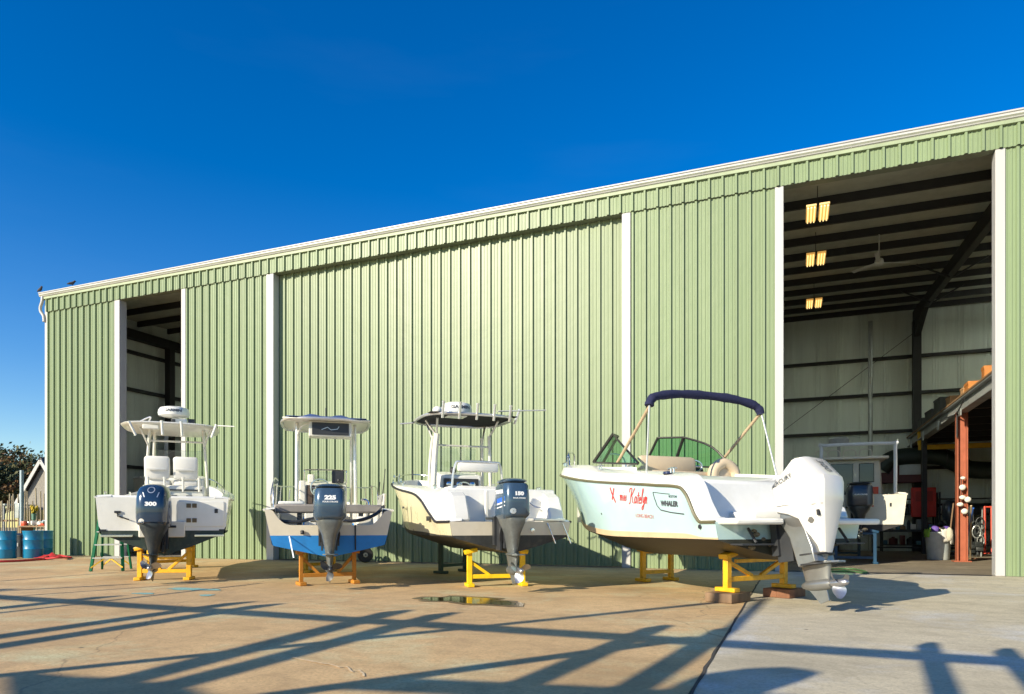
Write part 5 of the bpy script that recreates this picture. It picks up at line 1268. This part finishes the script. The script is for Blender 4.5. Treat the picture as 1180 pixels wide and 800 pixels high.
# dark machines and tyres silhouetted before the back wall
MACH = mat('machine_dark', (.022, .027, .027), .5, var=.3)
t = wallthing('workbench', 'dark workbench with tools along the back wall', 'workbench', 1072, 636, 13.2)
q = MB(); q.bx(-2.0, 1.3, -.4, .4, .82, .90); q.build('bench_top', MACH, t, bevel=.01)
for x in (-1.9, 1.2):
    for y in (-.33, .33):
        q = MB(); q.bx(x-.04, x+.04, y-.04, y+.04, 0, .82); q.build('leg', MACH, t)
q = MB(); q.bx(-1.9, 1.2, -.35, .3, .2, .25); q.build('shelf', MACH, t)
rnd = random.Random(9)
for k in range(9):
    q = MB(); x = -1.8+k*.36; hh = rnd.uniform(.15, .5); w_ = rnd.uniform(.12, .26)
    if k % 3: q.box((0, 0, hh/2), (w_, .3, hh), None, bevel=.02)
    else: q.lathe([(w_*.5, 0), (w_*.5, hh*.7), (w_*.2, hh), (.02, hh)], n=14)
    o = q.build('tool_case' if k % 3 else 'oil_jug', [MACH, mat('case_grey', (.2, .21, .2), .6), mat('case_blue', (.05, .16, .24), .5)][k % 3], None)
    o.location = (t.location.x+x, t.location.y+rnd.uniform(-.1, .1), .902); tag(o, ['grey-blue oil jug', 'dark tool case', 'blue tool case'][k % 3]+' on the back-wall workbench, number '.replace(', number ', ', ')+['leftmost', 'second from left', 'third from left', 'fourth from left', 'in the middle', 'right of the middle', 'third from right', 'second from right', 'rightmost'][k], 'tool case' if k % 3 else 'jug', 'tools on the workbench')
t = wallthing('spare_outboard', 'dark spare outboard motor on a stand left of the mezzanine post', 'outboard motor', 1098, 636, 11.5)
q = MB(); q.loft([sq_ring(0, .28, .24, 1.25, 3), sq_ring(0, .33, .28, 1.4, 3.4), sq_ring(0, .32, .27, 1.8, 3.2), sq_ring(0, .2, .16, 1.95, 2.6)]); q.build('cowling', mat('motor_black', (.02, .03, .045), .3, coat=.3), t)
q = MB(); q.loft([sq_ring(0, .22, .18, 1.26, 3), sq_ring(0, .15, .08, .8, 2.5), sq_ring(0, .12, .05, .4, 2.2)]); q.build('leg', MIDG, t)
q = MB(); q.bx(-.4, .4, .12, .2, 0, .08); q.bx(-.36, -.28, .12, .2, .08, 1.1); q.bx(.28, .36, .12, .2, .08, 1.1); q.bx(-.36, .36, .12, .2, 1.0, 1.1); q.build('stand', MACH, t)
t = thing('trolley_jack', 'red upright hand truck beside the right doorway jamb', 'hand truck', gnd(1137, 640))
q = MB(); q.tube([(-.05, 0, .12), (-.05, .05, 1.75)], .035, 8); q.tube([(.15, 0, .12), (.15, .05, 1.75)], .03, 8); q.tube([(-.05, .05, 1.72), (.15, .05, 1.72)], .03, 8); q.bx(-.2, .3, -.3, 0, .06, .09)
q.build('frame', mat('red_paint_bright', (.55, .06, .03), .45), t)
for s_ in (-.16, .26):
    q = MB(); q.lathe([(.03, -.04), (.12, -.04), (.13, 0), (.12, .04), (.03, .04)], c=(s_, .08, .13), axis='X', n=18); q.build('wheel', BLACK, t)
t = thing('tool_pile', 'black pile of hanging chain and gear beside the brooms', 'gear pile', gnd(1124, 641.5))
rnd = random.Random(21)
q = MB()
for k in range(9):
    x = rnd.uniform(-.2, .25); q.tube([(x, rnd.uniform(-.1, .1), 0), (x+rnd.uniform(-.08, .08), .12, rnd.uniform(.8, 1.7))], rnd.uniform(.012, .03), 7, mi=1 if k % 4 == 0 else 0)
for k in range(5):
    c = Vector((rnd.uniform(-.15, .2), -.05, rnd.uniform(.5, 1.2))); r_ = rnd.uniform(.08, .16)
    q.tube([c+Vector((r_*math.cos(a_*PI/8), rnd.uniform(-.01, .01), 1.7*r_*math.sin(a_*PI/8))) for a_ in range(16)], .018, 6, closed=True, mi=k % 2)
for k in range(5): q.box((rnd.uniform(-.2, .25), rnd.uniform(-.1, .1), .1+.16*k*.5), (rnd.uniform(.12, .3), .2, rnd.uniform(.1, .18)), Matrix.Rotation(rnd.uniform(-.4, .4), 3, 'Z'), bevel=.015)
q.build('gear', [MACH, GALV], t)
# green hose on the ground by the big motor
q = MB(); P = [gnd(934, 668), gnd(950, 658.5), gnd(965, 656.5), gnd(985, 657), gnd(998, 660.2), gnd(996, 661.5), gnd(975, 659), gnd(955, 660)]
q.tube(smooth_path([Vector((p.x, p.y, .022)) for p in P], 8), .02, 8); o = q.build('garden_hose', mat('hose_green', (.06, .14, .05), .5)); tag(o, 'green hose looped on the concrete behind the big white motor', 'hose')

# small birds on the gutter
for i, (px, lb) in enumerate(((45, 'tiny dark bird perched at the left end of the gutter'), (82, 'tiny dark bird perched a little along the gutter from its left end'))):
    p = onY(px, -.19); t = thing('bird', lb, 'bird', (p.x, -.14, EAVE+.06), R(60*i), 'birds on the gutter')
    q = MB(); P = [(-.17, 0, .05), (-.08, 0, .09), (0, 0, .11), (.05, 0, .17), (.07, 0, .20), (.11, 0, .20)]
    q.tube(P, [.012, .045, .055, .035, .035, .006], 10); q.tube([(0, .015, .0), (0, .015, .08)], .006, 5); q.tube([(0, -.015, .0), (0, -.015, .08)], .006, 5)
    q.build('bird_body', mat('bird_dark', (.05, .045, .05), .8), t)

# ================================================================ open frame behind the camera whose shadow lies on the yard
fr = thing('pergola', 'open overhead frame throwing long rafter and pole shadows over the yard', 'pergola', (-4, -24, 0))
TF = mat('frame_timber', (.25, .2, .14), .8, var=.2)
FRAME_H = 3.9
def lift(p, H):
    k = H/-LIGHT.z
    return Vector((p.x-LIGHT.x*k, p.y-LIGHT.y*k, H))
INV = Vector((4, 24, 0)); RW, RH = .11, .17
def beam(name, p0, p1, w, H0=FRAME_H, H1=None, ext0=0.0, ext1=0.0, hh=None):
    H1 = H0 if H1 is None else H1
    a, b = lift(gnd(*p0), H0), lift(gnd(*p1), H1); d = (b-a).normalized()
    MB().bar(a-d*ext0+INV, b+d*ext1+INV, w, w*1.0 if hh is None else hh).build(name, TF, fr)
beam('eave_beam', (0, 688), (1180, 763.5), .12, ext0=5, ext1=5, hh=.15)
beam('rafter', (0, 733), (277, 694), RW, hh=RH, ext0=4)
beam('rafter', (0, 744), (310, 696.4), RW, hh=RH, ext0=4)
beam('rafter', (0, 700.5), (127, 687), RW, hh=RH, ext0=4)
beam('rafter', (0, 706), (300, 672), .05, hh=.05, ext0=4)
beam('rafter', (0, 681), (142, 673.5), RW, hh=RH, ext0=4)
beam('rafter', (0, 669.5), (158, 657.5), .05, hh=.05, ext0=4)
beam('rafter', (137, 678.5), (285, 668), .05, hh=.05, ext0=4)
beam('rafter', (130, 787), (458, 704), RW, hh=RH, ext0=3)
beam('rafter', (188, 792), (511, 707), RW, hh=RH, ext0=3)
beam('rafter', (575, 800), (758, 722), RW, hh=RH, ext0=3)
beam('rafter', (722, 797), (837, 724), RW, hh=RH, ext0=3)
beam('rafter', (838, 728), (880, 690), .07, hh=.09, H1=7.5)
beam('rafter', (1090, 800), (1068, 742), .08, hh=.13, ext0=3)
beam('rafter', (1184, 778), (1156, 749), .08, hh=.13, ext0=3)
beam('pole', (0, 778), (842, 692.5), .13, H1=6.0, ext0=6)
beam('pole', (318, 800), (790, 736), .15, ext0=4)
beam('rafter', (600, 795), (710, 800), RW, hh=RH, ext0=1, ext1=1)
def panel(pts):  # added unseen sheets, outlined to cast the dark patches on the yard
    q = MB(); q.prism([lift(gnd(*p), FRAME_H+.25)+INV for p in pts], (0, 0, .06)); q.build('shadow_sheet', TF, fr, smooth=0)
panel([(772, 790), (800, 779), (850, 772.5), (895, 771), (920, 774), (936, 778), (915, 787), (869, 802), (820, 822), (760, 822)])
panel([(0, 776), (60, 782), (110, 784), (190, 793), (215, 806), (180, 840), (0, 840)])
for x, y in ((-16, -17.6), (-16, -26), (9, -17.6), (9, -26), (-4, -26)):
    MB().bx(x-.12+4, x+.12+4, y-.12+24, y+.12+24, 0, FRAME_H).build('post', TF, fr)

# ================================================================ far left: shingled house, shed roof, trees, fence
SHING = mat('cedar_shingles', (.24, .22, .19), .85, var=.35, scale=14, bump=.6, bscale=18)
hx = onY(56, 12)
t = thing('shingled_house', 'weathered shingled house with white gable trim at the left edge', 'house', (hx.x-1.9, 13, 0), R(8))
W_ = 3.6
q = MB(); q.prism([(-W_/2, 0, 0), (W_/2, 0, 0), (W_/2, 0, 2.6), (0, 0, 5.15), (-W_/2, 0, 2.6)], (0, 7, 0)); q.build('wall', SHING, t, smooth=0)
for s_ in (-1, 1):
    q = MB(); q.prism([(0, -.25, 5.32), (s_*(W_/2+.35), -.25, 2.30), (s_*(W_/2+.35), -.25, 2.42), (0, -.25, 5.46)], (0, 7.5, 0)); q.build('roof', mat('asphalt_shingle', (.10, .085, .075), .9, var=.2), t, smooth=0)
    q = MB(); q.bar((0, -.28, 5.24), (s_*(W_/2+.36), -.28, 2.22), .05, .22); q.build('barge_board', TRIM, t)
t2 = t
q = MB(); q.bx(-W_/2-2.6, -W_/2+1.5, -2.4, -.3, 2.32, 2.42); q.build('porch_roof', GALV, t)
q = MB(); q.bx(-W_/2+.1, W_/2-.2, -.06, -.004, .9, 2.1); q.build('window', mat('dark_window', (.03, .045, .045), .08), t, bevel=.01)
for x in (-W_/2-2.4, -W_/2-1.0, -W_/2+1.3):
    q = MB(); q.bx(x-.05, x+.05, -2.35, -2.25, 0, 2.32); q.build('porch_post', mat('post_grey', (.35, .35, .33), .7), t)
pp_ = onY(25, 4.0)
t = thing('utility_post', 'thin pale post with grey box standing behind the blue drums', 'post', (pp_.x, 4.0, 0))
q = MB(); q.bx(-.06, .06, -.06, .06, 0, 3.6); q.build('post', mat('post_blue_grey', (.30, .38, .42), .5), t, bevel=.01)
q = MB(); q.bx(-.34, -.06, -.1, .1, 1.4, 2.1); q.build('meter_box', GALV, t, bevel=.02)
pf = onY(39, 2.2)
t = thing('flower_pot', 'bunch of yellow flowers on a stand behind the blue drums', 'flowers', (pf.x, 2.2, .42)); t.scale = (.48, .48, .74)
q = MB(); q.lathe([(.10, 0), (.09, 1.15), (.16, 1.2), (.18, 1.55), (.15, 1.55), (.13, 1.3)], n=18); q.build('pot', mat('pot_green', (.10, .22, .16), .5), t)
q = MB(); rnd = random.Random(3)
for k in range(40): q.ball((rnd.uniform(-.26, .26), rnd.uniform(-.2, .2), rnd.uniform(1.6, 1.98)), rnd.uniform(.04, .08), seg=8)
q.build('blossom', mat('blossom_yellow', (.50, .36, .01), .6), t)
q = MB()
for k in range(30):
    a = rnd.uniform(0, 6.28); q.tube([(0, 0, 1.5), (.2*math.cos(a), .2*math.sin(a), rnd.uniform(1.6, 1.85))], .02, 5)
q.build('leaf', mat('leaf_green', (.06, .12, .03), .7), t)
# low pile of gear on a bench behind the drums
pg_ = onY(46, 1.6)
t = thing('gear_bench', 'low bench heaped with pale and red gear behind the blue drums', 'bench', (pg_.x, 1.6, 0))
q = MB(); q.bx(-.9, .9, -.3, .3, 1.0, 1.06); q.build('bench_top', WOOD, t)
for x in (-.8, .8):
    q = MB(); q.bx(x-.04, x+.04, -.25, .25, 0, 1.0); q.build('leg', WOOD, t)
q = MB()
for k in range(12): q.box((rnd.uniform(-.8, .8), rnd.uniform(-.2, .2), 1.12+rnd.uniform(0, .12)), (rnd.uniform(.15, .35), .2, rnd.uniform(.08, .2)), Matrix.Rotation(rnd.uniform(-.4, .4), 3, 'Z'), mi=k % 3, bevel=.02)
q.build('gear', [WHITE2, mat('red_plastic', (.7, .07, .02), .4), GALV], t)
# picket fence of thin canes
t = thing('cane_fence', 'rough fence of pale upright canes at the left picture edge', 'fence', (onY(12, 8).x, 8, 0))
q = MB()
for k in range(26): q.tube([(-3.5+k*.26+rnd.uniform(-.08, .08), rnd.uniform(-.05, .05), 0), (-3.5+k*.26+rnd.uniform(-.2, .2), 0, rnd.uniform(2.0, 3.1))], .035, 5)
q.build('canes', mat('cane_tan', (.34, .28, .18), .8, var=.3), t)
q = MB(); q.bx(-3.6, 3.2, .05, .10, 1.3, 1.4); q.build('fence_rail', WOOD, t)
# trees: trunk, limbs, crowns of leaf clumps
LEAF = []
for nm, c in (('leaf_dark', (.035, .05, .018)), ('leaf_olive', (.085, .085, .025)), ('leaf_rust', (.16, .085, .03))):
    LEAF.append(mat(nm, c, .75, var=.3, scale=2))
BARK = mat('bark', (.12, .09, .065), .9, var=.3, bump=.5)
def tree(x, y, H, rad, label, seed, mix=(.4, .35, .25)):
    rnd = random.Random(seed); t = thing('tree', label, 'tree', (x, y, 0), 0, 'trees beyond the shed corner')
    tk = MB(); tips = []
    top = Vector((rnd.uniform(-.4, .4), rnd.uniform(-.4, .4), H*.62))
    tk.tube(smooth_path([(0, 0, 0), (top.x*.3, top.y*.3, H*.25), top], 5), [lerp(.055*H/2, .03*H/2, i/10) for i in range(11)], 8)
    for k in range(11):
        a = k*2.4+rnd.uniform(-.3, .3); f = rnd.uniform(.35, 1.0); b0 = top*f
        e = Vector((math.cos(a)*rad*rnd.uniform(.45, .85), math.sin(a)*rad*rnd.uniform(.45, .85), H*rnd.uniform(.55, .95)))
        tk.tube(smooth_path([b0, (b0+e)/2+Vector((0, 0, .25)), e], 4), [lerp(.02*H/2, .006*H/2, i/8) for i in range(9)], 6); tips.append(e)
    tk.build('trunk', BARK, t)
    cr = bmesh.new()
    for e in tips + [top+Vector((0, 0, H*.25))]:
        for c_ in range(13):
            cc = e + Vector((rnd.gauss(0, rad*.24), rnd.gauss(0, rad*.24), rnd.gauss(0, H*.075)))
            mi = rnd.choices((0, 1, 2), mix)[0]; rr = rnd.uniform(.28, .55)*rad/2.6
            for l in range(60):
                d = Vector((rnd.gauss(0, 1), rnd.gauss(0, 1), rnd.gauss(0, .8))); p = cc + d*rr*.6
                n = Vector((rnd.gauss(0, 1), rnd.gauss(0, 1), rnd.gauss(.5, 1))).normalized(); u = n.orthogonal().normalized(); v = n.cross(u); s = rnd.uniform(.09, .18)
                f = cr.faces.new([cr.verts.new(p+u*s), cr.verts.new(p+v*s*.6), cr.verts.new(p-u*s), cr.verts.new(p-v*s*.6)])
                f.material_index = mi
    me = bpy.data.meshes.new('crown'); cr.to_mesh(me); cr.free()
    for m in LEAF: me.materials.append(m)
    o = bpy.data.objects.new('crown', me); COL.objects.link(o); o.parent = t
tx = onY(22, 20)
tree(tx.x, 20, 6.6, 3.4, 'bushy tree with rust-tinged dark leaves nearest the shingled house', 5)
tx = onY(-8, 23); tree(tx.x, 23, 7.4, 3.4, 'taller dark tree at the left picture edge', 8, (.6, .3, .1))
tx = onY(-2, 15); tree(tx.x, 15, 5.4, 2.6, 'olive-leaved low tree before the taller dark tree', 12, (.35, .5, .15))
tx = onY(-45, 26); tree(tx.x, 26, 6.6, 3.2, 'dark tree outside the left edge of the picture', 18, (.5, .3, .2))

# dark racks and gear round the boat in the doorway
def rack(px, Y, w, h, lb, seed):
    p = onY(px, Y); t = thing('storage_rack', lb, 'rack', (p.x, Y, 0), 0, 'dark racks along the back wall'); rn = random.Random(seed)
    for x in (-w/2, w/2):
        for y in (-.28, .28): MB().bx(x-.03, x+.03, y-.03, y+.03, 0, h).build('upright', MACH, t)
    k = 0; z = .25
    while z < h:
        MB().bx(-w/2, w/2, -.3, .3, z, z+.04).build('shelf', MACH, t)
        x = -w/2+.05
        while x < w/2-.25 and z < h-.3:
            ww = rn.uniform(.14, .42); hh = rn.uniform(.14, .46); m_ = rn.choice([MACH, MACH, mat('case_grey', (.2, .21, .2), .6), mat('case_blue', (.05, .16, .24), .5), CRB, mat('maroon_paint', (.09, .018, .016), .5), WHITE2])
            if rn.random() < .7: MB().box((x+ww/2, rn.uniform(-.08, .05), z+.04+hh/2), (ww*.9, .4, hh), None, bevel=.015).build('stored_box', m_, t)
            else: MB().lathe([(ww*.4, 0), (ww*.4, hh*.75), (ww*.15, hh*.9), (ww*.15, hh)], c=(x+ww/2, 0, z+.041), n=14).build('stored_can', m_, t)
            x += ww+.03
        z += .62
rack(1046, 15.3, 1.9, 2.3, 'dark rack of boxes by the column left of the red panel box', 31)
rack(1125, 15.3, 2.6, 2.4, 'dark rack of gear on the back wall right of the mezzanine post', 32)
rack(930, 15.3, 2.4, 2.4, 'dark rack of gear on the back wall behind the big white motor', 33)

# a chalky squiggle on the concrete
P = [gnd(*p, .0014) for p in ((335, 757), (360, 762), (383, 766), (392, 769), (400, 768), (406, 774), (414, 772), (420, 779))]
SP = smooth_path(P, 5)
rn = random.Random(2)
o = MB().grid([[v+Vector((0, .004+rn.uniform(0, .014), 0)) for v in SP], [v-Vector((0, .004+rn.uniform(0, .014), 0)) for v in SP]]).build('chalk_line', mat('chalk', (.66, .50, .30), .9, var=.3, scale=30), smooth=0); tag(o, kind='structure')
